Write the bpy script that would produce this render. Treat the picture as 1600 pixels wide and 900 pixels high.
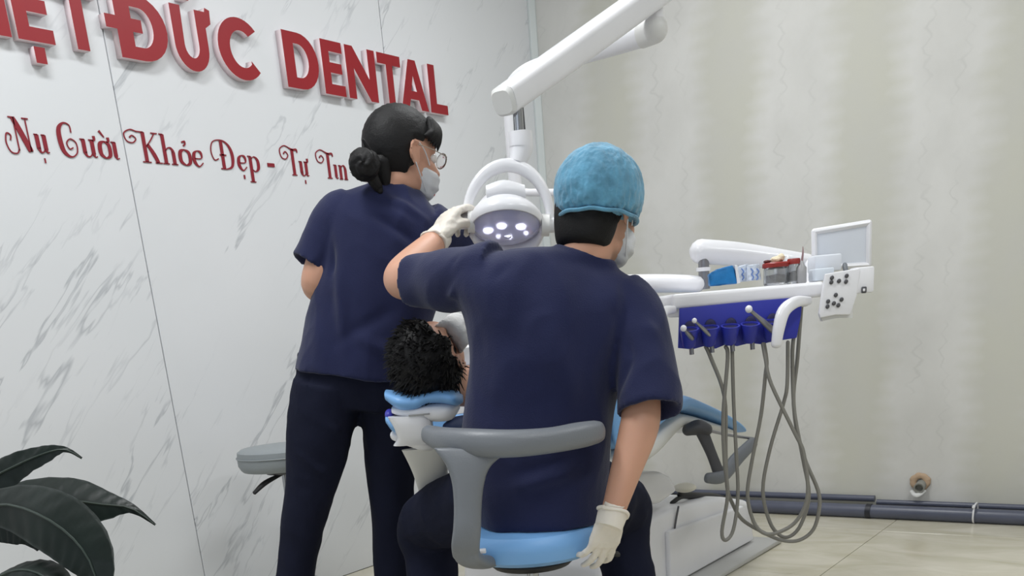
import bpy, bmesh, math, random
from mathutils import Vector, Matrix, noise
random.seed(7)
for o in list(bpy.data.objects): bpy.data.objects.remove(o)
scn = bpy.context.scene
COL = scn.collection
# ------------------------------------------------------------------ camera
FPX, PPY, ROLL, PITCH, YAW, CAMH = 1496.25, 995.9, -.0854586, .3158417, -.6541258, 1.0
cy, sy = math.cos(YAW), math.sin(YAW)
CW = Vector((sy*math.cos(PITCH), cy*math.cos(PITCH), -math.sin(PITCH)))
R0 = Vector((cy, -sy, 0)); F0 = Vector((sy, cy, 0)); U0 = R0.cross(CW)
CR = R0*math.cos(ROLL)+U0*math.sin(ROLL); CU = -R0*math.sin(ROLL)+U0*math.cos(ROLL)
cam = bpy.data.cameras.new('camera'); camo = bpy.data.objects.new('camera', cam); COL.objects.link(camo)
m = Matrix((CR, CU, -CW)).transposed().to_4x4(); m.translation = (0, 0, CAMH); camo.matrix_world = m
cam.sensor_width = 36; cam.sensor_fit = 'HORIZONTAL'; cam.lens = 36*FPX/1600
cam.shift_y = (PPY-450)/1600; cam.clip_start = .05
scn.camera = camo
# ------------------------------------------------------------------ light
w = bpy.data.worlds.new('world'); scn.world = w; w.use_nodes = True
w.node_tree.nodes['Background'].inputs[0].default_value = (.82, .9, 1, 1)
w.node_tree.nodes['Background'].inputs[1].default_value = .6
def area(name, loc, rot, sx, sy_, power, col):
    l = bpy.data.lights.new(name, 'AREA'); l.shape = 'RECTANGLE'; l.size = sx; l.size_y = sy_; l.energy = power; l.color = col
    o = bpy.data.objects.new(name, l); o.location = loc; o.rotation_euler = rot; COL.objects.link(o)
for i, (x, y) in enumerate(((-1.9, 1.0), (-1.7, 3.2), (.6, .6), (.6, 3.0))):
    area('ceiling_tube_light', (x, y, 3.0), (0, 0, 0), .35, 1.3, (37, 26, 25, 23)[i], (.97, .99, 1))
area('shop_front_daylight', (-.2, -2.9, 1.6), (math.radians(90), 0, 0), 3.6, 2.0, 14, (.86, .93, 1))
scn.view_settings.view_transform = 'Standard'; scn.view_settings.look = 'None'
scn.view_settings.gamma = 1; scn.view_settings.exposure = .09
scn.view_settings.use_curve_mapping = False

# ------------------------------------------------------------------ frames
# construction frame: (s right of the camera axis, d forward distance, z height)
ROT = Matrix((R0, F0, Vector((0, 0, 1)))).transposed().to_4x4()
ROTI = ROT.inverted()
def S(x, y, d):
    r = CW*FPX + CR*(x-800) + CU*(PPY-y)
    q = r*(d/r.dot(F0))
    return Vector((q.dot(R0), d, q.z+CAMH))
def SW(p): return ROT @ Vector(p)

# ------------------------------------------------------------------ materials
def lin(c): return tuple((v/12.92 if v <= .04045 else ((v+.055)/1.055)**2.4) for v in [x/255 for x in c])
MATS = {}
def mat(name, rgb, rough=.5, metal=0, bump=0, bscale=200, var=0, vscale=6, spec=.5, trans=0, emit=0, sheen=0, coat=0, alpha=1, sss=0, detail=3):
    if name in MATS: return MATS[name]
    mt = bpy.data.materials.new(name); mt.use_nodes = True; nt = mt.node_tree; b = nt.nodes['Principled BSDF']
    c = (*lin(rgb), 1); b.inputs['Base Color'].default_value = c
    b.inputs['Roughness'].default_value = rough; b.inputs['Metallic'].default_value = metal
    b.inputs['Specular IOR Level'].default_value = spec
    b.inputs['Transmission Weight'].default_value = trans; b.inputs['Alpha'].default_value = alpha
    b.inputs['Sheen Weight'].default_value = sheen; b.inputs['Coat Weight'].default_value = coat
    if sss: b.inputs['Subsurface Weight'].default_value = sss; b.inputs['Subsurface Radius'].default_value = (.01, .004, .002)
    if emit: b.inputs['Emission Color'].default_value = c; b.inputs['Emission Strength'].default_value = emit
    tc = nt.nodes.new('ShaderNodeTexCoord')
    if True:
        n = nt.nodes.new('ShaderNodeTexNoise'); n.inputs['Scale'].default_value = vscale; n.inputs['Detail'].default_value = detail
        nt.links.new(tc.outputs['Object'], n.inputs['Vector'])
        hs = nt.nodes.new('ShaderNodeHueSaturation'); hs.inputs['Color'].default_value = c
        mr = nt.nodes.new('ShaderNodeMapRange'); mr.inputs['To Min'].default_value = 1-max(var, .03); mr.inputs['To Max'].default_value = 1+max(var, .03)
        mr.inputs['From Min'].default_value = .25; mr.inputs['From Max'].default_value = .75
        nt.links.new(n.outputs[0], mr.inputs[0]); nt.links.new(mr.outputs[0], hs.inputs['Value']); nt.links.new(hs.outputs[0], b.inputs['Base Color'])
    if bump:
        n2 = nt.nodes.new('ShaderNodeTexNoise'); n2.inputs['Scale'].default_value = bscale; nt.links.new(tc.outputs['Object'], n2.inputs['Vector'])
        bp = nt.nodes.new('ShaderNodeBump'); bp.inputs['Strength'].default_value = bump; bp.inputs['Distance'].default_value = .003
        nt.links.new(n2.outputs[0], bp.inputs['Height']); nt.links.new(bp.outputs[0], b.inputs['Normal'])
    MATS[name] = mt; return mt
NAVY = mat('navy_scrub_cloth', (31, 36, 70), .85, bump=.3, bscale=350, var=.10, sheen=.15, spec=.2)
NAVY2 = mat('navy_scrub_cloth_nurse', (31, 36, 70), .85, bump=.25, bscale=350, var=.10, sheen=.15, spec=.2)
PANTS = mat('dark_navy_trousers', (24, 27, 44), .9, bump=.2, bscale=300, var=.1, spec=.15)
SKIN = mat('skin', (198, 150, 126), .5, bump=.06, bscale=120, var=.05, sss=.1)
SKIN2 = mat('skin_child', (214, 164, 140), .5, bump=.06, bscale=120, var=.05, sss=.1)
HAIR = mat('black_hair', (13, 12, 14), .6, bump=.3, bscale=260, var=.2, spec=.3)
GLOVE = mat('latex_glove', (226, 219, 208), .5, bump=.25, bscale=90, var=.04, sss=.05)
MASK = mat('mask_cloth', (214, 216, 220), .8, bump=.15, bscale=200)
WHITE = mat('white_plastic', (232, 232, 236), .32, var=.02, coat=.2)
WHITE2 = mat('white_enamel', (234, 234, 238), .3, var=.02)
OFFW = mat('off_white_shell', (222, 222, 220), .4, var=.03)
CHROME = mat('chrome', (170, 172, 176), .18, metal=1)
STEEL = mat('brushed_steel', (150, 150, 155), .35, metal=1)
LBLUE = mat('light_blue_vinyl', (120, 172, 226), .42, bump=.1, bscale=160, var=.04)
GREYP = mat('grey_plastic', (118, 122, 128), .42, bump=.15, bscale=260, var=.04)
DGREY = mat('dark_grey_plastic', (78, 78, 82), .45, bump=.15, bscale=260, var=.05)
GREYV = mat('grey_vinyl', (140, 146, 149), .5, bump=.12, bscale=180, var=.04)
BLACK = mat('black_rubber', (22, 22, 24), .5)
HOSE = mat('grey_silicone_hose', (128, 126, 120), .45, var=.05)
RBLUE = mat('royal_blue_silicone', (42, 50, 160), .45, var=.07)
DBLUE = mat('painted_recess_shade', (16, 16, 70), .6)  # dark blue painted in for the shade inside cups and slots
PIPE = mat('slate_blue_pipe', (84, 88, 104), .32, var=.08, vscale=9)
LETTER = mat('red_acrylic', (144, 12, 26), .45, var=.04)
LSIDE = mat('white_acrylic_edge', (232, 214, 218), .35)
SLOG = mat('dark_red_vinyl', (134, 20, 38), .4)
LED = mat('lamp_led', (255, 255, 255), .3, emit=9)
LENS = mat('lamp_lens_tint', (196, 196, 218), .12, trans=.55, coat=.5, alpha=1)
LEAF = mat('dark_green_leaf', (38, 50, 46), .38, bump=.12, bscale=40, var=.22, vscale=14)
LEAFV = mat('leaf_midrib', (50, 62, 56), .45)
SOIL = mat('potting_soil', (50, 40, 32), .95, bump=.8, bscale=60, var=.3)
POT = mat('grey_ceramic_pot', (150, 148, 142), .4, var=.06)
TEAL = mat('teal_mask', (120, 190, 190), .8)

# ------------------------------------------------------------------ mesh helpers
def cr(pts, k=6):
    """Catmull-Rom through tuples of floats/Vectors"""
    out = []; n = len(pts)
    for i in range(n-1):
        p0, p1, p2, p3 = pts[max(i-1, 0)], pts[i], pts[i+1], pts[min(i+2, n-1)]
        for j in range(k):
            t = j/k
            out.append((p1*2+(p2-p0)*t+(p0*2-p1*5+p2*4-p3)*t*t+(p1*3-p0-p2*3+p3)*t**3)*.5)
    out.append(pts[-1]*1.0); return out
def loft(bm, rings, n=28, k=5, e=2.0, cap=True):
    """rings: (center, half_a, half_b) vectors"""
    v9 = [Vector((*r[0], *r[1], *r[2])) for r in rings]
    if k > 1: v9 = cr(v9, k)
    L = []
    for v in v9:
        c, a, b = Vector(v[0:3]), Vector(v[3:6]), Vector(v[6:9]); ring = []
        for i in range(n):
            t = 2*math.pi*i/n; ct, st = math.cos(t), math.sin(t)
            ring.append(bm.verts.new(c+a*math.copysign(abs(ct)**(2/e), ct)+b*math.copysign(abs(st)**(2/e), st)))
        L.append(ring)
    for r1, r2 in zip(L, L[1:]):
        for i in range(n): bm.faces.new((r1[i], r1[(i+1) % n], r2[(i+1) % n], r2[i]))
    if cap: bm.faces.new(L[0][::-1]); bm.faces.new(L[-1])
    return L
def tube(bm, pts, rad, n=12, k=5, flat=1.0, up=None, e=2.0, dome=True):
    """rad: number or list; flat: scale of second axis (along up)"""
    pts = [Vector(p) for p in pts]
    if not isinstance(rad, (list, tuple)): rad = [rad]*len(pts)
    v4 = [Vector((*p, r)) for p, r in zip(pts, rad)]
    if k > 1 and len(pts) > 2: v4 = cr(v4, k)
    P = [Vector(v[0:3]) for v in v4]; Rr = [v[3] for v in v4]
    if dome:
        t0 = (P[1]-P[0]).normalized(); t1 = (P[-1]-P[-2]).normalized()
        pre = [(P[0]-t0*Rr[0]*a, Rr[0]*b) for a, b in ((.95*flat, .25), (.75*flat, .62), (.4*flat, .9))]
        post = [(P[-1]+t1*Rr[-1]*a, Rr[-1]*b) for a, b in ((.4*flat, .9), (.75*flat, .62), (.95*flat, .25))]
        P = [q[0] for q in pre]+P+[q[0] for q in post]; Rr = [q[1] for q in pre]+Rr+[q[1] for q in post]
    rings = []; A = None
    for i, p in enumerate(P):
        t = (P[min(i+1, len(P)-1)]-P[max(i-1, 0)]).normalized()
        if up is not None:
            b = Vector(up)-t*Vector(up).dot(t); b.normalize(); a = b.cross(t)
        else:
            if A is None:
                A = t.orthogonal().normalized()
            A = (A-t*A.dot(t)).normalized(); a = A; b = t.cross(a)
        rings.append((p, a*Rr[i], b*Rr[i]*flat))
    loft(bm, rings, n=n, k=1, e=e)
def ell(bm, c, r, M=None, sub=3):
    mm = Matrix.Translation(Vector(c)) @ (M.to_4x4() if M else Matrix()) @ Matrix.Diagonal((*r, 1))
    return bmesh.ops.create_icosphere(bm, subdivisions=sub, radius=1, matrix=mm)['verts']
def box(bm, c, size, M=None, bev=0, seg=2):
    t = bmesh.new(); bmesh.ops.create_cube(t, size=1, matrix=Matrix.Diagonal((*size, 1)))
    if bev: bmesh.ops.bevel(t, geom=t.edges[:]+t.verts[:], offset=bev, segments=seg, profile=.5, affect='EDGES')
    t.transform(Matrix.Translation(Vector(c)) @ (M.to_4x4() if M else Matrix())); merge(bm, t)
def merge(bm, t):
    me = bpy.data.meshes.new('tmp'); t.to_mesh(me); t.free(); bm.from_mesh(me); bpy.data.meshes.remove(me)
def lathe(bm, prof, c, n=32, M=None):
    """prof: (radius, height)"""
    mm = Matrix.Translation(Vector(c)) @ (M.to_4x4() if M else Matrix()); L = []
    for r, h in prof: L.append([bm.verts.new(mm @ Vector((r*math.cos(2*math.pi*i/n), r*math.sin(2*math.pi*i/n), h))) for i in range(n)])
    for a, b in zip(L, L[1:]):
        for i in range(n): bm.faces.new((a[i], a[(i+1) % n], b[(i+1) % n], b[i]))
    bm.faces.new(L[0][::-1]); bm.faces.new(L[-1])
def cyl(bm, a, b, r, n=20, r2=None):
    tube(bm, [a, b], [r, r if r2 is None else r2], n=n, k=1, dome=False)
def extrude_poly(bm, pts, vec, bev=0):
    """closed polygon in 3D extruded along vec"""
    t = bmesh.new(); a = [t.verts.new(p) for p in pts]; f = t.faces.new(a)
    r = bmesh.ops.extrude_face_region(t, geom=[f]); vs = [g for g in r['geom'] if isinstance(g, bmesh.types.BMVert)]
    bmesh.ops.translate(t, verts=vs, vec=vec); bmesh.ops.recalc_face_normals(t, faces=t.faces)
    if bev: bmesh.ops.bevel(t, geom=t.edges[:], offset=bev, segments=3, profile=.5, affect='EDGES', clamp_overlap=True)
    merge(bm, t)
def remesh(bm, voxel=.006, smooth=4, fac=.5):
    bmesh.ops.recalc_face_normals(bm, faces=bm.faces)
    me = bpy.data.meshes.new('tmp'); bm.to_mesh(me); bm.free()
    o = bpy.data.objects.new('tmp', me); COL.objects.link(o)
    md = o.modifiers.new('r', 'REMESH'); md.mode = 'VOXEL'; md.voxel_size = voxel; md.adaptivity = 0
    if smooth: ms = o.modifiers.new('s', 'SMOOTH'); ms.iterations = smooth; ms.factor = fac
    dg = bpy.context.evaluated_depsgraph_get(); me2 = bpy.data.meshes.new_from_object(o.evaluated_get(dg))
    r = bmesh.new(); r.from_mesh(me2)
    bpy.data.objects.remove(o); bpy.data.meshes.remove(me); bpy.data.meshes.remove(me2); return r
def sstep(a, b, x):
    t = min(1, max(0, (x-a)/(b-a))); return t*t*(3-2*t)
V = Vector
def cloth(bm, amp=.004, fs=(9, 9, 5), folds=(), seed=0, rot=None):
    bm.normal_update(); off = Vector((seed*7.3, seed*3.1, 0)); upd = []
    for v in bm.verts:
        p = (rot @ v.co) if rot else v.co
        q = Vector((p.x*fs[0], p.y*fs[1], p.z*fs[2]))+off
        q2 = V((q.x*1.7+q.z*2.2, q.y*1.7, q.z*2.4-q.x*1.3))
        d = amp*((1-abs(noise.noise(q))*2.6)*.7+.5*noise.noise(q*2.3)-.3+.38*(1-abs(noise.noise(q2))*3.4)*max(0, noise.noise(q*.8)+.35))
        for a, b, wd, dp in folds:
            ab = b-a; t = min(1, max(0, (v.co-a).dot(ab)/ab.length_squared)); ds = (v.co-(a+ab*t)).length
            if ds < wd*3: d += dp*math.exp(-(ds/wd)**2)*(math.sin(math.pi*min(1, max(.0, t*.9+.05))))
        upd.append(v.co+v.normal*d)
    for v, c in zip(bm.verts, upd): v.co = c
    return bm
def tag(o, label=None, cat=None, group=None, kind=None):
    if label: o['label'] = label
    if cat: o['category'] = cat
    if group: o['group'] = group
    if kind: o['kind'] = kind
    return o
def link(name, me, parent=None, loc=(0, 0, 0)):
    o = bpy.data.objects.new(name, me); COL.objects.link(o); o.location = loc
    if parent: o.parent = parent
    return o
def worldpos(o):
    p = Vector(); 
    while o: p += o.location; o = o.parent
    return p
def obj(name, bm, m_, parent=None, sl=True, smooth=True, ang=40, loc=None, label=None):
    """bm in the construction frame (sl) or world; origin placed at loc or the parent's base"""
    if sl: bm.transform(ROT)
    bmesh.ops.recalc_face_normals(bm, faces=bm.faces)
    base = worldpos(parent) if parent else Vector(loc if loc is not None else (0, 0, 0))
    bm.transform(Matrix.Translation(-base))
    me = bpy.data.meshes.new(name); bm.to_mesh(me); bm.free()
    for q in (m_ if isinstance(m_, (list, tuple)) else [m_]): me.materials.append(q)
    if smooth:
        me.polygons.foreach_set('use_smooth', [True]*len(me.polygons)); me.set_sharp_from_angle(angle=math.radians(ang))
    o = link(name, me, parent, (0, 0, 0) if parent else base)
    if label: o['label'] = label
    return o
def thing(name, loc, label, cat, group=None):
    o = link(name, None, None, Vector(loc)); return tag(o, label, cat, group)
def B(): return bmesh.new()
V = Vector

# ------------------------------------------------------------------ setting
XL, YB, XR, YF, ZC = -3.09, 4.63, 2.6, -3.2, 3.15
# marble print for the panels
mm_ = bpy.data.materials.new('marble_print_panel'); mm_.use_nodes = True; nt = mm_.node_tree; bs = nt.nodes['Principled BSDF']
bs.inputs['Roughness'].default_value = .28
N = nt.nodes.new; Lk = nt.links.new
tc = N('ShaderNodeTexCoord'); mp = N('ShaderNodeMapping'); mp.inputs['Rotation'].default_value = (math.radians(-46), 0, 0)
Lk(tc.outputs['Object'], mp.inputs[0])
def mth(op, a, b=None, c=None):
    n = N('ShaderNodeMath'); n.operation = op
    for i, v in enumerate((a, b, c)):
        if v is None: continue
        if isinstance(v, (int, float)): n.inputs[i].default_value = v
        else: Lk(v, n.inputs[i])
    return n.outputs[0]
def vein(sc, off, width, patch, pth):
    m2 = N('ShaderNodeMapping'); m2.inputs['Scale'].default_value = sc; m2.inputs['Location'].default_value = off
    Lk(mp.outputs[0], m2.inputs[0])
    n1 = N('ShaderNodeTexNoise'); n1.inputs['Scale'].default_value = 1; n1.inputs['Detail'].default_value = 4; n1.inputs['Roughness'].default_value = .62; n1.inputs['Distortion'].default_value = .25
    Lk(m2.outputs[0], n1.inputs['Vector'])
    a = mth('ABSOLUTE', mth('SUBTRACT', n1.outputs[0], .5))
    r = N('ShaderNodeMapRange'); r.inputs['From Min'].default_value = 0; r.inputs['From Max'].default_value = width; r.inputs['To Min'].default_value = 1; r.inputs['To Max'].default_value = 0
    Lk(a, r.inputs[0])
    n2 = N('ShaderNodeTexNoise'); n2.inputs['Scale'].default_value = patch; n2.inputs['Detail'].default_value = 2; Lk(m2.outputs[0], n2.inputs['Vector'])
    r2 = N('ShaderNodeMapRange'); r2.inputs['From Min'].default_value = pth; r2.inputs['From Max'].default_value = pth+.13; Lk(n2.outputs[0], r2.inputs[0])
    return mth('MULTIPLY', r.outputs[0], r2.outputs[0])
v1 = vein((1, 1.1, 7), (3.1, .4, 2.2), .02, 1.1, .535)
v2 = vein((1, 1.6, 11), (7.7, 3.4, 1.2), .022, .9, .565)
vs_ = mth('MINIMUM', mth('ADD', mth('MULTIPLY', v1, .46), mth('MULTIPLY', v2, .3)), .7)
nl = N('ShaderNodeTexNoise'); nl.inputs['Scale'].default_value = 1.3; nl.inputs['Detail'].default_value = 3; Lk(mp.outputs[0], nl.inputs['Vector'])
base = N('ShaderNodeMix'); base.data_type = 'RGBA'; base.inputs['A'].default_value = (*lin((214, 217, 220)), 1); base.inputs['B'].default_value = (*lin((226, 227, 230)), 1); Lk(nl.outputs[0], base.inputs['Factor'])
mx = N('ShaderNodeMix'); mx.data_type = 'RGBA'; mx.inputs['B'].default_value = (*lin((128, 134, 142)), 1)
Lk(base.outputs['Result'], mx.inputs['A']); Lk(vs_, mx.inputs['Factor']); Lk(mx.outputs['Result'], bs.inputs['Base Color'])
MARBLE = mm_
# stained cement back wall
cm = bpy.data.materials.new('patterned_cement_wall'); cm.use_nodes = True; nt = cm.node_tree; bs = nt.nodes['Principled BSDF']; bs.inputs['Roughness'].default_value = .75
N = nt.nodes.new; Lk = nt.links.new
tc = N('ShaderNodeTexCoord')
def nz(scale, sc, det=4, dist=0, rough=.55):
    m2 = N('ShaderNodeMapping'); m2.inputs['Scale'].default_value = sc; Lk(tc.outputs['Object'], m2.inputs[0])
    n = N('ShaderNodeTexNoise'); n.inputs['Scale'].default_value = scale; n.inputs['Detail'].default_value = det; n.inputs['Distortion'].default_value = dist; n.inputs['Roughness'].default_value = rough
    Lk(m2.outputs[0], n.inputs['Vector']); return n.outputs[0]
def mr(x, a, b, c, d):
    r = N('ShaderNodeMapRange'); r.inputs['From Min'].default_value = a; r.inputs['From Max'].default_value = b; r.inputs['To Min'].default_value = c; r.inputs['To Max'].default_value = d; Lk(x, r.inputs[0]); return r.outputs[0]
# vertical bands every 0.62 m with ragged zigzag edges
sx = N('ShaderNodeSeparateXYZ'); Lk(tc.outputs['Object'], sx.inputs[0])
zig = mth('MULTIPLY', mth('PINGPONG', sx.outputs['Z'], .035), .9)
xx = mth('ADD', sx.outputs['X'], mth('ADD', zig, mth('MULTIPLY', nz(5, (1, 1, 1), 5), .16)))
band = mth('PINGPONG', mth('ADD', xx, .08), .31)
bandm = mr(band, .08, .19, 0, 1)
zl = mth('ABSOLUTE', mth('SUBTRACT', band, .245))
zline = mr(zl, .0, .010, .24, 0)
zline = mth('MULTIPLY', zline, mr(nz(3.2, (1, 1, 1.5), 3), .42, .62, 0, 1))
blot = mr(nz(4.5, (1, 1, .8), 6, .2), .35, .7, 0, 1)
c1 = N('ShaderNodeMix'); c1.data_type = 'RGBA'; c1.inputs['A'].default_value = (*lin((196, 195, 184)), 1); c1.inputs['B'].default_value = (*lin((211, 210, 206)), 1); Lk(bandm, c1.inputs['Factor'])
c2 = N('ShaderNodeMix'); c2.data_type = 'RGBA'; c2.inputs['B'].default_value = (*lin((194, 193, 188)), 1); Lk(c1.outputs['Result'], c2.inputs['A']); Lk(mth('MULTIPLY', blot, .55), c2.inputs['Factor'])
c3 = N('ShaderNodeMix'); c3.data_type = 'RGBA'; c3.inputs['B'].default_value = (*lin((166, 166, 162)), 1); Lk(c2.outputs['Result'], c3.inputs['A']); Lk(zline, c3.inputs['Factor'])
Lk(c3.outputs['Result'], bs.inputs['Base Color'])
bp = N('ShaderNodeBump'); bp.inputs['Strength'].default_value = .25; bp.inputs['Distance'].default_value = .004; Lk(nz(22, (1, 1, 1), 5), bp.inputs['Height']); Lk(bp.outputs[0], bs.inputs['Normal'])
CEMENT = cm
PLAIN = mat('plain_white_paint', (214, 214, 212), .8, var=.02)
# floor tile
tm = bpy.data.materials.new('beige_glazed_tile'); tm.use_nodes = True; nt = tm.node_tree; bs = nt.nodes['Principled BSDF']; bs.inputs['Roughness'].default_value = .22
N = nt.nodes.new; Lk = nt.links.new
tc = N('ShaderNodeTexCoord')
c1 = N('ShaderNodeMix'); c1.data_type = 'RGBA'; c1.inputs['A'].default_value = (*lin((190, 184, 162)), 1); c1.inputs['B'].default_value = (*lin((216, 211, 196)), 1)
Lk(mr(nz(3, (1, 2.2, 1), 5, .8), .3, .7, 0, 1), c1.inputs['Factor']); Lk(c1.outputs['Result'], bs.inputs['Base Color'])
TILE = tm
GROUT = mat('tile_grout', (134, 130, 116), .9)
def struct(name, bm, m_, label=None, parent=None, sl=False, loc=None):
    o = obj(name, bm, m_, parent, sl=sl, smooth=False, loc=loc)
    if not parent: o['kind'] = 'structure'
    if label: o['label'] = label
    return o
bm = B(); box(bm, ((XL+XR)/2, (YF+YB)/2, -.06), (XR-XL+.4, YB-YF+.4, .1)); floor = struct('floor', bm, GROUT, 'beige tiled clinic floor')
tmesh = None; T = .8
for i in range(-4, 4):
    for j in range(-4, 6):
        x0, y0 = -1.185+i*T, 3.9+.38-(j+1)*T
        x0c, x1c, y0c, y1c = max(x0, XL), min(x0+T, XR), max(y0, YF), min(y0+T, YB)
        if x1c-x0c < .02 or y1c-y0c < .02: continue
        bm = B(); g = .0015; box(bm, ((x0c+x1c)/2, (y0c+y1c)/2, -.006), (x1c-x0c-2*g, y1c-y0c-2*g, .012), bev=.001, seg=1)
        o = obj('floor_tile', bm, TILE, floor, sl=False, smooth=False)
bm = B(); box(bm, ((XL+XR)/2, (YF+YB)/2, ZC+.05), (XR-XL+.4, YB-YF+.4, .1)); struct('ceiling', bm, PLAIN, 'plain white ceiling')
bm = B(); box(bm, ((XL+XR)/2, YB+.05, ZC/2), (XR-XL+.4, .1, ZC)); struct('wall_back', bm, CEMENT, 'grey beige patterned wall with vertical mottled bands')
bm = B(); box(bm, (XR+.05, (YF+YB)/2, ZC/2), (.1, YB-YF, ZC)); struct('wall_right', bm, PLAIN, 'plain white side wall')
bm = B(); box(bm, (XL-.07, (YF+YB)/2, ZC/2), (.1, YB-YF, ZC)); wl = struct('wall_left', bm, mat('panel_joint_brown', (120, 108, 92), .6), 'wall clad in white marble printed panels')
PW = 1.346
def panel(y0, y1):
    bm = B(); g = .0022; box(bm, (XL-.01, (y0+y1)/2, ZC/2), (.02, y1-y0-2*g, ZC-.002), bev=.0012, seg=1)
    bm.transform(Matrix.Translation((-XL, -y0, 0)))
    o = obj('wall_panel', bm, MARBLE, None, sl=False, smooth=False); o.parent = wl; o.location = (XL, y0, 0); return o
panel(2.143, 3.489); panel(3.489, 4.629); panel(.797, 2.143); panel(-.549, .797); panel(-1.895, -.549); panel(-3.2, -1.895)
# corner trim
bm = B(); extrude_poly(bm, [V((XL, YB-.035, 0)), V((XL+.012, YB-.035, 0)), V((XL+.03, YB-.01, 0)), V((XL+.03, YB, 0)), V((XL, YB, 0))], V((0, 0, ZC-.01)), .002)
struct('trim_1', bm, mat('corner_trim', (206, 212, 212), .3), 'thin white corner strip between marble panels and grey wall')
# ------------------------------------------------------------------ pipes along the back wall
def pipe(y, z, r, x0, x1, label, rings):
    t = thing('floor_pipe', ((x0+x1)/2, y, 0), label, 'pipe', None)
    bm = B(); cyl(bm, V((x0, y, z)), V((x1, y, z)), r, 24); obj('pipe_length', bm, PIPE, t, sl=False)
    for x in rings:
        bm = B(); cyl(bm, V((x-.012, y, z)), V((x+.012, y, z)), r+.003, 24); obj('joint_ring', bm, mat('black_joint_ring', (32, 34, 44), .4), t, sl=False)
    return t
pipe(YB-.095, .032, .031, -3.0, XR-.02, 'thick slate blue pipe lying on the floor along the grey wall', (-1.315,))
pipe(YB-.03, .078, .0155, -3.0, -1.31, 'thin slate pipe behind the thick pipe, left of the black ring', ())
pipe(YB-.028, .062, .0135, -1.30, XR-.02, 'thin dark pipe behind the thick pipe, right of the black ring', ())
t = thing('cable_tie', (-.86, YB-.095, .03), 'white cable tie around the pipes near right edge of the photo', 'cable tie')
bm = B()
tube(bm, [V((-.86, YB-.095+.037*math.cos(a)+(.02 if math.cos(a) > 0 else 0), .034+.05*math.sin(a) if math.sin(a) > 0 else .034+.032*math.sin(a))) for a in [i*math.pi/8 for i in range(17)]], .004, n=6, k=2, dome=False)
obj('strap', bm, WHITE, t, sl=False)
bm = B(); box(bm, (-.86, YB-.125, .078), (.012, .02, .012), bev=.002); obj('tie_head', bm, WHITE, t, sl=False)
# broken pipe stub in the wall
def Y_(x, y, yy):
    r = CW*FPX + CR*(x-800) + CU*(PPY-y); q = r*(yy/r.y); return V((q.x, yy, q.z+CAMH))
def X_(x, y, xx):
    r = CW*FPX + CR*(x-800) + CU*(PPY-y); q = r*(xx/r.x); return V((xx, q.y, q.z+CAMH))
c = Y_(1437, 757, YB-.01)
t = thing('wall_pipe_stub', c, 'broken plastered pipe stub poking from the grey wall above the pipes', 'pipe stub')
bm = B()
for i in range(14):
    a = i*2.4; ell(bm, c+V((.030*math.cos(a), .004, .028*math.sin(a)+.012)), (.016+.006*random.random(), .012, .012+.005*random.random()), sub=2)
obj('plaster_lump', remesh(bm, .004, 1), mat('rough_tan_plaster', (186, 160, 134), .9, bump=.6, bscale=80, var=.15), t, sl=False)
bm = B(); lathe(bm, [(.022, -.01), (.024, .045), (.018, .045), (.016, .02)], c+V((.008, 0, 0)), M=Matrix.Rotation(math.radians(102), 3, 'X')); obj('stub_pipe', bm, mat('stub_grey', (138, 138, 132), .6), t, sl=False)
bm = B(); tube(bm, [c+V((-.03, -.02, -.028)), c+V((0, -.04, -.042)), c+V((.03, -.02, -.024))], [.008, .013, .007], flat=.6); obj('white_chip', bm, PLAIN, t, sl=False)

# ------------------------------------------------------------------ raised sign letters
LZ, LH, LT = 1.925, .193, .032
sign = thing('wall_sign', (XL, 2.9, LZ), 'large raised red letters with white edges reading VIỆT ĐỨC DENTAL on marble wall', 'sign')
def letter_obj(name, loops, y0, z0, w_, h_, parent, label, depth=LT, mats=(LETTER, LSIDE)):
    cu = bpy.data.curves.new('tmp', 'CURVE'); cu.dimensions = '2D'; cu.fill_mode = 'BOTH'; cu.extrude = depth/2
    for lp in loops:
        sp = cu.splines.new('POLY'); sp.points.add(len(lp)-1); sp.use_cyclic_u = True
        for p, q in zip(sp.points, lp): p.co = (q[0]*w_, q[1]*h_, 0, 1)
    o = bpy.data.objects.new('tmp', cu); COL.objects.link(o)
    me = bpy.data.meshes.new_from_object(o.evaluated_get(bpy.context.evaluated_depsgraph_get())); bpy.data.objects.remove(o)
    bm = B(); bm.from_mesh(me); bpy.data.meshes.remove(me); bmesh.ops.remove_doubles(bm, verts=bm.verts, dist=1e-5)
    # local (x,y,z) -> world (wall y, wall z, out +x)
    mw = Matrix(((0, 0, 1, XL+depth/2), (1, 0, 0, y0), (0, 1, 0, z0), (0, 0, 0, 1)))
    bm.transform(mw); bm.normal_update()
    bmesh.ops.recalc_face_normals(bm, faces=bm.faces)
    for f in bm.faces: f.material_index = 0 if f.normal.x > .7 else 1
    return obj(name, bm, list(mats), parent, sl=False, smooth=False, label=label)
def arc(cx, cy_, rx, ry, a0, a1, n=14):
    return [(cx+rx*math.cos(math.radians(a0+(a1-a0)*i/n)), cy_+ry*math.sin(math.radians(a0+(a1-a0)*i/n))) for i in range(n+1)]
def gD(s=.3):
    return [[(0, 0)]+[(.45, 0)]+arc(.45, .5, .55, .5, -90, 90)+[(0, 1)], [(s, .2)]+[(.42, .2)]+arc(.42, .5, .28, .3, -90, 90)+[(s, .8)]]
def gDD():
    x = .17; a = [(x, 0), (.55, 0)]+arc(.55, .5, .45, .5, -90, 90)+[(x, 1), (x, .62), (0, .62), (0, .42), (x, .42)]
    b = [(x+.25, .2), (.56, .2)]+arc(.56, .5, .2, .3, -90, 90)+[(x+.25, .8), (x+.25, .62), (.58, .62), (.58, .42), (x+.25, .42)]
    return [a, b]
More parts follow.
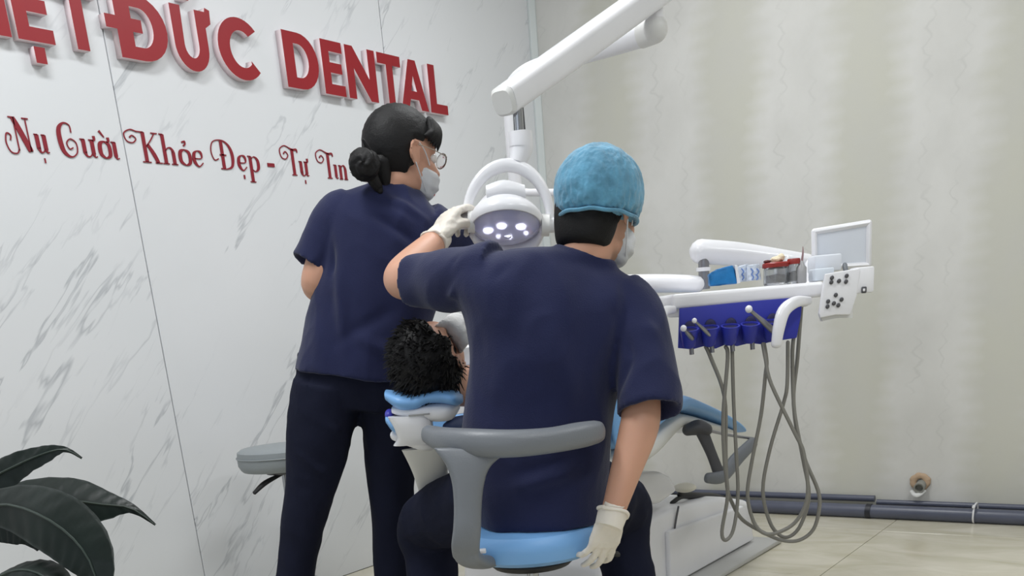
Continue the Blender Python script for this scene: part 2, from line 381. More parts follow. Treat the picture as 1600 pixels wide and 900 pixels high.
gE = [[(0, 0), (1, 0), (1, .2), (.36, .2), (.36, .41), (.92, .41), (.92, .6), (.36, .6), (.36, .8), (1, .8), (1, 1), (0, 1)]]
gN = [[(0, 0), (.25, 0), (.25, .58), (.74, 0), (1, 0), (1, 1), (.75, 1), (.75, .42), (.26, 1), (0, 1)]]
gT = [[(.36, 0), (.64, 0), (.64, .79), (1, .79), (1, 1), (0, 1), (0, .79), (.36, .79)]]
gA = [[(0, 0), (.27, 0), (.35, .2), (.65, .2), (.73, 0), (1, 0), (.63, 1), (.37, 1)], [(.4, .37), (.6, .37), (.5, .68)]]
gL = [[(0, 0), (1, 0), (1, .2), (.38, .2), (.38, 1), (0, 1)]]
gI = [[(0, 0), (1, 0), (1, 1), (0, 1)]]
gC = [arc(.52, .5, .52, .52, 42, 318, 30)+[(.72, .33)]+arc(.54, .5, .27, .31, 312, 48, 24)]
gU = [[(0, 1), (0, .38)]+arc(.42, .38, .42, .4, 180, 360, 18)+[(.84, .72), (.98, .8), (1, 1.02), (.88, 1.05), (.86, .98), (.6, .98), (.6, .4)]+arc(.42, .4, .18, .21, 0, -180, 12)+[(.26, 1)]]
for nm, g, y0, y1 in (('D', gD(), 2.885, 3.06), ('E', gE, 3.082, 3.197), ('N', gN, 3.215, 3.388), ('T', gT, 3.402, 3.546), ('A', gA, 3.533, 3.712), ('L', gL, 3.727, 3.848),
                      ('Đ', gDD(), 2.135, 2.367), ('C', gC, 2.577, 2.775), ('T', gT, 1.965, 2.115), ('I', gI, 1.765, 1.807), ('V', [[(.38, 0), (.62, 0), (1, 1), (.74, 1), (.5, .3), (.26, 1), (0, 1)]], 1.57, 1.75)):
    letter_obj('letter', g, y0, LZ, y1-y0, LH, sign, 'raised red letter '+nm+(' with white edge'))
letter_obj('letter', gU+[[(.3, 1.1), (.5, 1.1), (.72, 1.32), (.46, 1.32)]], 2.392, LZ, .168, LH, sign, 'raised red letter Ứ with white edge')
letter_obj('letter', gE+[[(.36, -.3), (.66, -.3), (.66, -.07), (.36, -.07)], [(.1, 1.08), (.35, 1.08), (.5, 1.2), (.65, 1.08), (.9, 1.08), (.6, 1.32), (.4, 1.32)]], 1.827, LZ, .118, LH, sign, 'raised red letter Ệ with white edge')
# ------------------------------------------------------------------ slogan in swash script
slog = thing('wall_slogan', (XL, 2.7, 1.62), 'dark red swash script slogan line under the raised letters on the marble wall', 'sign')
TK, TN = .125, .035
XH = .55
def bez(pts, w_):   # pts list (x,y), w_ list or number
    if not isinstance(w_, (list, tuple)): w_ = [w_]*len(pts)
    return [tuple(v) for v in cr([V((p[0], p[1], q)) for p, q in zip(pts, w_)], 7)]
def stem(x, y0, y1, wd=TK): return [(x, y0, wd), (x, y1, wd)]
def serif(x, y, l=.12): return [(x-l, y, TN), (x+l, y, TN)]
def curl(x, y, r): return bez([(x, y), (x-r*.9, y+.04), (x-r*1.9, y-r*.5), (x-r*1.7, y-r*1.7), (x-r*.8, y-r*1.95), (x-r*.2, y-r*1.3), (x-r*.7, y-r*.75), (x-r*1.15, y-r*1.15)], [TN, TN, TN, TN, TN, TN, TN, TN*1.5])
def gu(x): return [stem(x+.08, XH, .12), bez([(x+.08, .14), (x+.13, .02), (x+.24, .02), (x+.32, .12)], [TK, TN*1.6, TN, TN]), stem(x+.36, XH, .1), bez([(x+.36, .1), (x+.39, .01), (x+.47, .03)], [TK*.9, TN, TN]), serif(x+.05, XH, .07), serif(x+.33, XH, .07)]
def gn(x): return [stem(x+.08, XH, 0), stem(x+.36, XH-.12, 0), bez([(x+.1, XH-.12), (x+.2, XH), (x+.3, XH), (x+.36, XH-.13)], [TN, TN, TN*1.6, TK]), serif(x+.08, 0, .09), serif(x+.36, 0, .1), serif(x+.04, XH, .06)]
def gi(x): return [stem(x+.06, XH, .1), bez([(x+.06, .1), (x+.09, .01), (x+.17, .04)], [TK, TN, TN]), serif(x+.03, XH, .07)]
def go(x): return [bez([(x+.2, XH), (x+.06, XH*.82), (x+.05, XH*.25), (x+.2, 0)], [TN, TK, TK, TN]), bez([(x+.2, 0), (x+.35, XH*.2), (x+.35, XH*.8), (x+.2, XH)], [TN, TK*.9, TK*.9, TN])]
def ge(x): return [bez([(x+.06, XH*.5), (x+.3, XH*.55), (x+.3, XH*.9), (x+.18, XH), (x+.06, XH*.78), (x+.05, XH*.3), (x+.18, 0), (x+.34, .14)], [TN, TN, TK*.7, TN, TK*.9, TK, TN*1.3, TN])]
def ga(x): return [bez([(x+.28, XH*.9), (x+.16, XH), (x+.05, XH*.6), (x+.08, .1), (x+.18, 0), (x+.3, .14)], [TN, TN, TK, TK*.9, TN, TN])]+[stem(x+.34, XH, .1), bez([(x+.34, .1), (x+.37, .01), (x+.45, .04)], [TK, TN, TN])]
def gh(x): return [stem(x+.08, 1.0, 0), serif(x+.04, 1.0, .06), serif(x+.08, 0, .1)]+gn(x)[1:3]+[serif(x+.36, 0, .1)]
def gp(x): return [stem(x+.08, XH, -.4), serif(x+.08, -.4, .11), serif(x+.04, XH, .06), bez([(x+.1, XH-.1), (x+.24, XH), (x+.37, XH*.75), (x+.37, XH*.25), (x+.24, 0), (x+.1, .08)], [TN, TN, TK*.9, TK*.9, TN, TN])]
def gg(x): return ga(x)[:1]+[stem(x+.34, XH, -.2), bez([(x+.34, -.2), (x+.28, -.38), (x+.1, -.38), (x+.06, -.26)], [TK, TN, TN, TN*1.8])]
def GN(x): return [stem(x+.08, 1, 0, TN), bez([(x+.06, 1), (x+.2, .72), (x+.48, .1), (x+.52, 0)], [TK, TK*1.3, TK*1.3, TK]), stem(x+.53, 1, 0, TN), serif(x+.53, 1, .12), serif(x, 1, .1), bez([(x+.08, .05), (x-.02, -.08), (x-.25, -.05), (x-.36, .22), (x-.28, .5), (x-.14, .45), (x-.18, .3)], TN)]
def GC(x): return [bez([(x+.42, .72), (x+.4, .95), (x+.22, 1), (x+.05, .8), (x+.03, .4), (x+.1, .08), (x+.3, -.05), (x+.5, .1), (x+.52, .4), (x+.36, .52), (x+.22, .38), (x+.28, .2), (x+.4, .25)], [TN, TN, TN*1.5, TK, TK*1.2, TK, TN*1.3, TN, TN, TN, TN, TN, TN])]
def GK(x): return [stem(x+.1, 1, 0, TK), serif(x+.1, 0, .13), bez([(x+.46, .98), (x+.3, .72), (x+.14, .52)], TN), bez([(x+.2, .6), (x+.36, .28), (x+.46, 0)], [TK*.8, TK*1.1, TK]), serif(x+.48, 0, .11), serif(x+.46, 1, .1)]+[[(x+.12, 1, TN), (x-.1, 1.0, TN)]]+[curl(x-.1, 1.0, .2)]
def GD(x): return [stem(x+.12, 1, 0, TK), [(x+.02, .5, TN*1.3), (x+.26, .5, TN*1.3)], bez([(x+.0, 0), (x+.22, 0), (x+.44, .12), (x+.5, .5), (x+.4, .85), (x+.15, 1.03), (x-.18, .95), (x-.3, .62), (x-.22, .3), (x-.05, .35)], [TN, TN, TK*.7, TK, TK*.7, TN, TN, TN, TN, TN])]
def GT(x): return [stem(x+.12, 1, .02, TK), serif(x+.12, 0, .13), bez([(x+.4, .88), (x+.36, 1.0), (x+.15, .98), (x-.1, 1.06)], [TN, TN*2, TN*2, TN]), curl(x-.08, 1.06, .24)]
def GS(x): return [bez([(x+.44, .75), (x+.38, .96), (x+.22, 1), (x+.08, .82), (x+.2, .56), (x+.42, .36), (x+.4, .08), (x+.2, -.02), (x+.02, .18)], [TN, TN, TN, TK, TK*1.2, TK*1.1, TK*.8, TN, TN*1.5])]
def dot(x, y=-.24): return [[(x-.001, y, TK*1.05), (x+.05, y, TK*1.05)]]
def hook(x): return [bez([(x-.04, .8), (x+.06, .84), (x+.06, .74), (x, .68)], TN*1.5)]
def grave(x, y=.68): return [[(x-.1, y+.2, TK*.6), (x+.04, y, TN)]]
def acute(x): return [[(x+.12, .9, TK*.7), (x, .68, TN)]]
def horn(x): return [bez([(x, XH-.02), (x+.08, XH+.02), (x+.08, XH+.14)], [TN, TK*.6, TK*.7])]
words = [('Nụ', GN(.55)+gu(1.32)+dot(1.52), 1.718, 1.869, 1.8),
 ('Cười', GC(.0)+gu(.68)+horn(1.05)+go(1.24)+horn(1.52)+grave(1.44)+gi(1.72), 1.909, 2.115, 1.9),
 ('Khỏe', GK(.48)+gh(1.12)+go(1.66)+hook(1.86)+ge(2.12), 2.147, 2.454, 2.48),
 ('Đẹp', GD(.3)+ge(.98)+dot(1.14)+gp(1.42), 2.494, 2.71, 1.84),
 ('-', [[(0, .3, TK*1.0), (.28, .3, TK*1.0)]], 2.751, 2.785, .28),
 ('Tự', GT(.55)+gu(1.0)+horn(1.38)+dot(1.2), 2.821, 2.961, 1.48),
 ('Tin', GT(.55)+gi(.98)+gn(1.24), 3.009, 3.179, 1.72),
 ('Tỏa', GT(.55)+go(.98)+hook(1.18)+ga(1.42), 3.221, 3.43, 1.9),
 ('Sáng', GS(0)+ga(.6)+acute(.76)+gn(1.14)+gg(1.66), 3.53, 3.737, 2.05)]
for nm, strokes, y0, y1, wd in words:
    bm = B(); sc = (y1-y0)/wd; sz = .092
    for st in strokes:
        n = len(st); top = []; bot = []
        for i, p in enumerate(st):
            a = st[max(i-1, 0)]; b = st[min(i+1, n-1)]; dx, dy = (b[0]-a[0])*sc, (b[1]-a[1])*sz; L_ = math.hypot(dx, dy) or 1; nx, ny = -dy/L_, dx/L_; h = max(p[2]*.5, .014)*sz*1.12
            top.append((p[0]*sc+nx*h, p[1]*sz+ny*h)); bot.append((p[0]*sc-nx*h, p[1]*sz-ny*h))
        for s_ in range(n-1):
            q = [top[s_], top[s_+1], bot[s_+1], bot[s_]]
            vv = [[bm.verts.new((XL+dx_, y0+a[0], 1.622+a[1])) for a in q] for dx_ in (.0005, .0035)]
            bm.faces.new(vv[1])
            for k_ in range(4): bm.faces.new((vv[0][k_], vv[0][(k_+1) % 4], vv[1][(k_+1) % 4], vv[1][k_]))
    me_o = obj('script_word', bm, SLOG, slog, sl=False, smooth=False, label=None if nm in ('Tỏa', 'Sáng') else ('script word '+nm if nm != '-' else 'short dash between the words'))

# ------------------------------------------------------------------ potted plant at the left edge
pc = SW((-1.12, 1.72, 0))
t = thing('potted_plant', pc, 'broad leaved dark green potted plant at the lower left by the marble wall', 'plant')
bm = B(); lathe(bm, [(.11, 0), (.15, .3), (.16, .32), (.145, .32), (.14, .28)], pc); obj('pot', bm, POT, t, sl=False)
bm = B(); lathe(bm, [(.138, .27), (.138, .285), (.05, .295)], pc); obj('soil', bm, SOIL, t, sl=False)
def leaf(pts, ws, nrm, fold=.35, lab=None, wave=0, rib=True):
    P = cr([V(p) for p in pts], 8); W_ = [v.x for v in cr([V((q, 0, 0)) for q in ws], 8)]; n = len(P)
    bm = B(); rows = []; M_ = 8
    for i, p in enumerate(P):
        t_ = (P[min(i+1, n-1)]-P[max(i-1, 0)]).normalized(); sd = t_.cross(V(nrm)).normalized(); up = sd.cross(t_)
        row = []
        for j in range(-M_, M_+1):
            u = j/M_; z_ = -abs(u)**1.3*fold*W_[i]+(wave*math.sin(i*.55+u*2)*abs(u))*W_[i]
            z_ += .0012*math.cos(abs(u)*4-i*1.9)*min(1, abs(u)*3)
            row.append(bm.verts.new(p+sd*u*W_[i]+up*z_))
        rows.append(row)
    for a, b in zip(rows, rows[1:]):
        for j in range(2*M_): bm.faces.new((a[j], a[j+1], b[j+1], b[j]))
    bmesh.ops.solidify(bm, geom=bm.faces[:], thickness=.0016)
    o = obj('leaf', bm, LEAF, t, label=lab, ang=80)
    if rib:
        b2 = B(); tube(b2, [p+V((0, -.001, 0)) for p in P[::3]], [.0032-.0022*i/len(P[::3]) for i in range(len(P[::3]))], n=6, k=1)
        r = obj('midrib', b2, LEAFV, None, loc=worldpos(t)); r.parent = o; r.location = (0, 0, 0)
    return o
root = (-1.12, 1.72, .3)
def pet(pts, r=.006):
    b = B(); tube(b, pts, r, n=8); obj('petiole', b, mat('petiole_green', (52, 70, 52), .45), t)
def P_(x, y, d): return S(x, y, d)
# big drooping leaf in front
leaf([P_(-70, 800, 1.75), P_(5, 788, 1.68), P_(65, 806, 1.60), P_(115, 842, 1.55), P_(146, 890, 1.52), P_(158, 960, 1.5)], [.02, .04, .052, .05, .036, .004], (-.35, -.75, .55), .25, 'glossy drooping leaf in front')
pet([root, P_(-130, 860, 1.75), P_(-70, 800, 1.75)])
leaf([P_(-60, 815, 1.9), P_(20, 778, 1.88), P_(95, 780, 1.86), P_(160, 788, 1.84), P_(205, 794, 1.83), P_(243, 820, 1.82)], [.01, .04, .055, .032, .01, .002], (.0, -.8, .6), .3, 'long leaf arching right with thin curled tip')
pet([root, P_(-120, 860, 1.85), P_(-60, 815, 1.9)])
leaf([P_(-110, 800, 1.85), P_(-50, 765, 1.84), P_(10, 735, 1.82), P_(60, 712, 1.8), P_(100, 702, 1.8), P_(128, 716, 1.8)], [.01, .035, .03, .02, .006, .002], (.0, -.9, .45), .2, 'narrow upper leaf with hooked tip', wave=.1)
pet([root, P_(-170, 850, 1.8), P_(-110, 800, 1.85)])
leaf([P_(-40, 925, 1.66), P_(10, 895, 1.62), P_(50, 892, 1.58), P_(85, 915, 1.55), P_(100, 950, 1.54)], [.01, .035, .04, .03, .003], (.0, -.5, .85), .3, 'small low leaf at the bottom edge')
pet([root, P_(-80, 950, 1.7), P_(-40, 925, 1.66)])
leaf([P_(-90, 850, 1.72), P_(-30, 815, 1.70), P_(10, 812, 1.68), P_(40, 830, 1.66), P_(60, 860, 1.65)], [.01, .035, .04, .03, .003], (-.2, -.8, .4), .3, 'shaded inner leaf')
pet([root, P_(-130, 880, 1.72), P_(-90, 850, 1.72)])

# ------------------------------------------------------------------ people helpers
def basis(fwd, up):
    f = V(fwd).normalized(); r = f.cross(V(up)).normalized(); u = r.cross(f)
    return Matrix((r, f, u)).transposed()
def head(bm, c, M, k=1.0, ears=True):
    def E(p, r, rot=None, sub=3): ell(bm, V(c)+M @ (V(p)*k), [q*k for q in r], M @ rot if rot else M, sub)
    E((0, -.008, .03), (.074, .094, .083)); E((0, .03, -.035), (.057, .062, .072)); E((0, .055, -.088), (.03, .028, .024))
    E((0, .068, .03), (.052, .028, .028)); E((.03, .06, -.025), (.026, .03, .028)); E((-.03, .06, -.025), (.026, .03, .028))
    tube(bm, [V(c)+M @ V(p)*k for p in ((0, .09, .018), (0, .103, -.008), (0, .112, -.024))], [.008*k, .01*k, .0135*k], n=10)
    E((.012, .098, -.03), (.009, .011, .007), sub=2); E((-.012, .098, -.03), (.009, .011, .007), sub=2)
    E((0, .086, -.052), (.024, .011, .006), sub=2); E((0, .085, -.061), (.021, .011, .006), sub=2)
    E((.033, -.005, -.065), (.022, .05, .03)); E((-.033, -.005, -.065), (.022, .05, .03))
    if ears:
        for s_ in (-1, 1):
            q = [V(c)+M @ (V((s_*x, y, z))*k) for x, y, z in ((.074, .012, -.022), (.079, .008, -.004), (.084, .006, .012), (.089, -.006, .022), (.092, -.02, .018), (.091, -.024, .004), (.086, -.018, -.012), (.080, -.006, -.026), (.076, .004, -.034))]
            tube(bm, q, [.0045*k, .004*k, .0045*k, .005*k, .0055*k, .0055*k, .0052*k, .006*k, .006*k], n=8, k=3)
            E((s_*.078, -.008, -.004), (.006, .015, .022), sub=2)
def hand(bm, wr, u, n, side, k=1.0, curls=(35, 40, 45, 50), spread=(8, 2, -4, -10), thumb=(30, 25), fat=1.0):
    """wr wrist, u finger direction, n palm normal (fingers curl to it), side towards thumb"""
    u = V(u).normalized(); n = (V(n)-u*V(n).dot(u)).normalized(); s_ = V(side); s_ = (s_-u*s_.dot(u)-n*s_.dot(n)).normalized()
    wr = V(wr)
    loft(bm, [(wr-u*.03*k, s_*.026*k*fat, n*.021*k*fat), (wr, s_*.028*k*fat, n*.02*k*fat), (wr+u*.035*k, s_*.038*k*fat, n*.018*k*fat), (wr+u*.075*k, s_*.042*k*fat, n*.015*k*fat), (wr+u*.092*k, s_*.038*k*fat, n*.010*k*fat)], n=20, e=2.4)
    ln = ((.045, .028, .023), (.05, .031, .024), (.046, .029, .024), (.036, .022, .021))
    for i in range(4):
        off = (.030-.0195*i)*k; a = math.radians(spread[i]); d = (u*math.cos(a)+s_*math.sin(a))
        p = wr+u*(.086-.004*abs(i-1))*k+s_*off; pts = [p-u*.02*k, p]; cur = math.radians(curls[i]); tot = cur*.6
        for sg in range(3):
            dd = d*math.cos(tot)+n*math.sin(tot); p = p+dd*ln[i][sg]*k; pts.append(p); tot += cur*(1, .8, 0)[sg]
        tube(bm, pts, [.0095*k*fat, .0098*k*fat, .009*k*fat, .0083*k*fat, .0068*k*fat], n=10, k=3)
    a = math.radians(thumb[0]); d = u*math.cos(a)+s_*math.sin(a)*.8+n*.35; p = wr+u*.02*k+s_*.026*k+n*.004*k
    d.normalize(); p1 = p+d*.04*k; d2 = (d*1+n*math.sin(math.radians(thumb[1]))-s_*.25).normalized(); p2 = p1+d2*.03*k; p3 = p2+(d2+n*.3).normalized()*.022*k
    tube(bm, [p-d*.01, p, p1, p2, p3], [.014*k, .015*k, .012*k*fat, .0102*k*fat, .0085*k*fat], n=10, k=3)
def ringpx(l, r, d, dep, dd=0, n_up=None):
    a = S(l[0], l[1], d-dd); b = S(r[0], r[1], d+dd); sd = (b-a)/2; f = V((-sd.y, sd.x, 0)).normalized()*dep
    return ((a+b)/2, sd, f)
def shrink(rings, q): return [(c, a*(1-q/a.length), b*(1-q/b.length)) for c, a, b in rings]
def cup(bm, pts, rad, depth=.03, th=.003, n=28, flat=1, up=None):
    """sleeve or trouser leg: solid loft whose far end is hollowed"""
    pts = [V(p) for p in pts]; t_ = (pts[-1]-pts[-2]).normalized()
    rr = rad if isinstance(rad, list) else [rad]*len(pts)
    tube(bm, pts, rr, n=n, k=5, flat=flat, up=up, dome=False)
def hollow_end(bm, c, t_, depth=.03, rad=.2, inner=.8):
    """push the cap vertices at an open end inwards so the hem reads as cloth thickness"""
    t_ = t_.normalized()
    for v in bm.verts:
        dv = v.co-c; h = dv.dot(t_)
        if -.012 < h < .02:
            rr = (dv-t_*h).length
            if rr < rad: v.co = v.co-t_*depth*sstep(0, .35, 1-rr/rad)

# ================================================================== DENTIST
D0 = 2.2
dent = thing('person', SW((.08, 2.35, 0)), 'seated person in navy scrubs and light blue bouffant cap, back turned, holding the lamp handle', 'person')
tr = [ringpx((752, 822), (945, 808), D0, .125), ringpx((738, 765), (948, 752), D0, .13), ringpx((724, 695), (953, 690), D0, .122), ringpx((727, 620), (962, 628), D0, .115),
      ringpx((733, 555), (978, 570), D0, .118), ringpx((722, 500), (998, 515), D0, .12), ringpx((706, 450), (1012, 478), D0, .112), ringpx((722, 415), (996, 446), D0, .09), ringpx((790, 393), (966, 424), D0, .07), ringpx((860, 385), (950, 408), D0, .056)]
Lsh = S(738, 432, 2.22); Lel = S(622, 440, 2.40); Lwr = S(683, 375, 2.545)
Rsh = S(985, 490, 2.2); Rel = S(1003, 655, 2.10); Rwr = S(957, 803, 2.03)
neck0 = S(912, 408, 2.19); neck1 = S(925, 360, 2.21)
hc = S(932, 330, 2.23); hM = basis((.85, 1, -.36), (.16, .2, 1))
body = B()
loft(body, shrink(tr[:-1], .024), n=28)
head(body, hc, hM, 1.0)
tube(body, [neck0+V((-.01, .04, -.05)), neck0+V((0, .012, 0)), neck1, hc], [.055, .056, .056, .055], n=20)
def arm(bm, sh, el, wr, r=(.055, .05, .042, .045, .038, .027)):
    tube(bm, [sh, sh.lerp(el, .5), el-(el-sh)*.08, el+(wr-el)*.15, el.lerp(wr, .5), wr], list(r), n=20, k=5)
arm(body, Lsh, Lel, Lwr, (.055, .05, .042, .044, .04, .029)); arm(body, Rsh, Rel, Rwr, (.05, .046, .043, .042, .035, .0255))
hipL, hipR = V((.02, 2.27, .62)), V((.15, 2.27, .62)); kL, kR = V((-.205, 2.6, .50)), V((.325, 2.58, .50))
aL, aR = V((-.22, 2.52, .10)), V((.36, 2.52, .10))
ell(body, (.08, 2.2, .64), (.15, .11, .09))
for h_, k_, a_ in ((hipL, kL, aL), (hipR, kR, aR)):
    tube(body, [h_, h_.lerp(k_, .5), k_, k_.lerp(a_, .5), a_, a_+V((0, .08, -.05))], [.08, .07, .052, .045, .035, .03], n=16)
obj('body', remesh(body, .0055, 3), SKIN, dent)
# top
top = B(); loft(top, tr[:-1]+[ringpx((866, 386), (962, 414), D0, .064), ringpx((870, 380), (959, 408), D0, .062)], n=36)
tube(top, [S(775, 428, 2.2), S(712, 436, 2.25), S(672, 438, 2.31), S(646, 441, 2.345)], [.068, .066, .061, .057], n=24, dome=False)
tube(top, [S(962, 468, 2.2), S(990, 500, 2.18), S(1008, 570, 2.135), S(1015, 643, 2.09)], [.066, .070, .069, .071], n=24, dome=False)
top = remesh(top, .0058, 5)
fo = [(S(722, 470, 2.08), S(800, 405, 2.12), .012, -.006), (S(745, 500, 2.1), S(770, 560, 2.08), .014, .006), (S(735, 560, 2.08), S(800, 700, 2.08), .02, -.006),
      (S(960, 480, 2.1), S(985, 560, 2.08), .012, -.009), (S(985, 560, 2.08), S(968, 640, 2.1), .012, -.008), (S(930, 420, 2.1), S(1000, 470, 2.1), .015, .005),
      (S(690, 480, 2.2), S(740, 420, 2.16), .01, .005), (S(700, 450, 2.2), S(715, 405, 2.18), .008, -.005), (S(780, 770, 2.07), S(930, 730, 2.07), .015, .006), (S(790, 745, 2.07), S(940, 700, 2.07), .014, -.005),
      (S(840, 480, 2.08), S(900, 640, 2.08), .03, .006), (S(1010, 500, 2.1), S(1040, 600, 2.1), .012, .006), (S(865, 385, 2.12), S(955, 415, 2.12), .006, .004)]
cloth(top, .008, (7, 7, 4), [(a, b, w_, d_*1.9) for a, b, w_, d_ in fo], 1)
hollow_end(top, S(646, 441, 2.345), S(646, 441, 2.345)-S(672, 438, 2.31), .03, .052)
hollow_end(top, S(1015, 643, 2.09), S(1015, 643, 2.09)-S(1008, 570, 2.135), .035, .064)
obj('scrub_top', top, NAVY, dent, ang=70)
# trousers
tp = B(); ell(tp, (.085, 2.23, .65), (.15, .12, .09))
for h_, k_, a_ in ((hipL, kL, aL), (hipR, kR, aR)):
    tube(tp, [h_, h_.lerp(k_, .5)+V((0, 0, .005)), k_+V((0, -.01, 0)), k_+V((0, .0, -.1)), k_.lerp(a_, .6), a_+V((0, 0, -.03))], [.098, .095, .082, .074, .07, .066], n=24)
tp = remesh(tp, .0065, 4); cloth(tp, .006, (9, 9, 9), [(kL+V((-.06, -.06, -.03)), kL+V((.06, -.08, -.05)), .012, -.009), (kR+V((-.06, -.08, -.05)), kR+V((.06, -.05, -.02)), .012, -.008)], 3)
obj('trousers', tp, PANTS, dent, ang=70)
for a_ in (aL, aR):
    b = B(); tube(b, [a_+V((0, -.05, -.06)), a_+V((0, .03, -.055)), a_+V((0, .12, -.068)), a_+V((0, .18, -.072))], [.035, .042, .042, .03], n=16, flat=.75, up=(0, 0, 1)); obj('shoe', b, BLACK, dent)
# left gloved hand gripping the lamp handle
lampD = 2.62
b = B(); hand(b, Lwr, S(706, 330, 2.6)-Lwr, (.75, .55, -.35), (.5, .2, .9), 1.0, (62, 66, 68, 66), (4, 0, -3, -7), (12, 35), 1.06)
b = remesh(b, .0032, 3); cloth(b, .0012, (60, 60, 60), (), 4); obj('left_glove', b, GLOVE, dent, ang=80, label='white latex glove gripping the lamp handle')
b = B(); ax = (Lwr-Lel).normalized(); q = Lwr-ax*.018; n1 = ax.orthogonal().normalized(); n2 = ax.cross(n1)
tube(b, [q+(n1*math.cos(i*math.pi/8)+n2*math.sin(i*math.pi/8))*(.0325+.002*math.sin(i*1.7))+ax*.004*math.sin(i*.9) for i in range(17)], .0032, n=7, k=2, dome=False)
tube(b, [q, Lwr+ax*.02], [.0325, .03], n=24, dome=False, k=1); obj('glove_cuff', b, GLOVE, dent)
b = B(); hand(b, Rwr, S(938, 868, 2.05)-Rwr, (-.35, .9, .1), (.95, .35, .1), .86, (26, 22, 20, 26), (10, 3, -5, -13), (18, 20), 1.06)
b = remesh(b, .0032, 3); cloth(b, .0012, (60, 60, 60), (), 5); obj('right_glove', b, GLOVE, dent, ang=80, label='white latex glove hanging relaxed beside the seat')
b = B(); ax = (Rwr-Rel).normalized(); q = Rwr-ax*.005; n1 = ax.orthogonal().normalized(); n2 = ax.cross(n1)
tube(b, [q+(n1*math.cos(i*math.pi/8)+n2*math.sin(i*math.pi/8))*(.034+.0015*math.sin(i*1.7))+ax*.003*math.sin(i*.9) for i in range(17)], .0038, n=7, k=2, dome=False)
tube(b, [q, Rwr+ax*.03], [.033, .03], n=24, dome=False, k=1); obj('glove_cuff', b, GLOVE, dent)
# hair, cap
def shell(c, M, r, keep, k=1.0, sub=5, inset=.80, wob=.0, wf=30):
    """closed shell over the skull; keep(d) -> 1 where hair shows; elsewhere sunk under the skin"""
    bm = B(); bmesh.ops.create_icosphere(bm, subdivisions=sub, radius=1)
    for v in bm.verts:
        d = v.co.normalized(); kk = keep(d); f = inset+(1-inset)*kk
        wv = 1+wob*noise.noise(V((d.x*wf, d.y*wf*.35, d.z*wf*.35)))
        v.co = V(c)+M @ (V((d.x*r[0], d.y*r[1]-.006, d.z*r[2]+.026))*k*f*wv)
    return bm
b = shell(hc, hM, (.081, .101, .094), lambda d: sstep(.42, .3, d.y)*sstep(.2, .0, d.z)*sstep(-.93, -.88, d.z)*(1-sstep(.02, .1, d.y)*sstep(-.02, -.1, d.z)), wob=.02)
loft(b, [(hc+hM @ V((0, -.035, .0)), hM @ V((.068, 0, 0)), hM @ V((0, .064, 0))), (hc+hM @ V((0, -.036, -.04)), hM @ V((.067, 0, 0)), hM @ V((0, .059, 0))), (hc+hM @ V((0, -.038, -.075)), hM @ V((.06, 0, 0)), hM @ V((0, .048, 0))), (hc+hM @ V((0, -.036, -.088)), hM @ V((.05, 0, 0)), hM @ V((0, .036, 0)))], n=28, e=2.3)
obj('hair', b, HAIR, dent, label='short black hair at the nape below the cap')
capM = basis((.6, 1, -.2), (.13, .16, 1)); cc = S(936, 308, 2.215)
b = B(); bmesh.ops.create_icosphere(b, subdivisions=6, radius=1)
for v in b.verts:
    d = v.co.normalized(); z_ = d.z
    ang_ = math.atan2(d.y, d.x)
    low = sstep(.15, -.55, z_)
    r_ = 1+.03*noise.noise(V((d.x*4, d.y*4, d.z*1.8)))+.022*(1-abs(noise.noise(V((d.x*7+3, d.y*7, d.z*2.6))))*3)*(.5+.5*low)+.018*(1-abs(noise.noise(V((d.x*13, d.y*13, d.z*3.2+2*d.x))))*3)*(.35+.65*low)
    zz = z_*.084 if z_ > -.5 else -.042-(abs(z_)-.5)*.02
    rad = (1 if z_ > -.5 else 1-(abs(z_)-.5)*.9)
    v.co = cc+capM @ V((d.x*.0915*r_*rad, d.y*.108*r_*rad, zz*r_*1.12+.008))
CAPM = mat('light_blue_nonwoven', (88, 146, 176), .85, bump=.8, bscale=90, var=.3, vscale=30, sheen=.3, detail=6)
capo = obj('bouffant_cap', b, CAPM, dent, ang=80)
b = B(); tube(b, [cc+capM @ V((.081*math.cos(a), .096*math.sin(a), -.045+.0012*math.sin(a*9))) for a in [i*math.pi/24 for i in range(49)]], .0042, n=7, k=1, dome=False)
r = obj('elastic_edge', b, CAPM, None, loc=worldpos(dent)); r.parent = capo; r.location = (0, 0, 0)
def mask(c, M, k, parent, strap=True):
    b = B(); bmesh.ops.create_icosphere(b, subdivisions=4, radius=1)
    for v in b.verts:
        d = v.co.normalized(); kk = sstep(.05, .25, d.y)*sstep(.42, .3, d.z); f = .8+.2*kk
        pl = 1+.02*math.sin(d.z*16)
        v.co = V(c)+M @ (V((d.x*.066, d.y*.084+.032, d.z*.062-.05))*k*f*pl)
    mk = obj('face_mask', b, MASK, parent)
    for s_ in (-1, 1):
        for q in (((.056, .055, -.02), (.072, .03, .005), (.084, .004, .02)), ((.05, .05, -.085), (.068, .02, -.055), (.082, -.004, -.03))):
            b = B(); tube(b, [V(c)+M @ (V((s_*x*1.03, y, z))*k) for x, y, z in q], .0016, n=6); r = obj('ear_loop', b, MASK, None, loc=worldpos(parent)); r.parent = mk; r.location = (0, 0, 0)
mask(hc, hM, 1.0, dent)
def eyes(c, M, parent):
    for s_ in (-1, 1):
        b = B(); ell(b, V(c)+M @ V((s_*.031, .078, .006)), (.0125, .0125, .0125)); obj('eye', b, mat('eye_white', (225, 222, 218), .2), parent)
        b = B(); ell(b, V(c)+M @ V((s_*.031, .0875, .006)), (.006, .004, .006), M, 2); obj('iris', b, mat('iris_brown', (40, 26, 20), .2), parent)
eyes(hc, hM, dent)

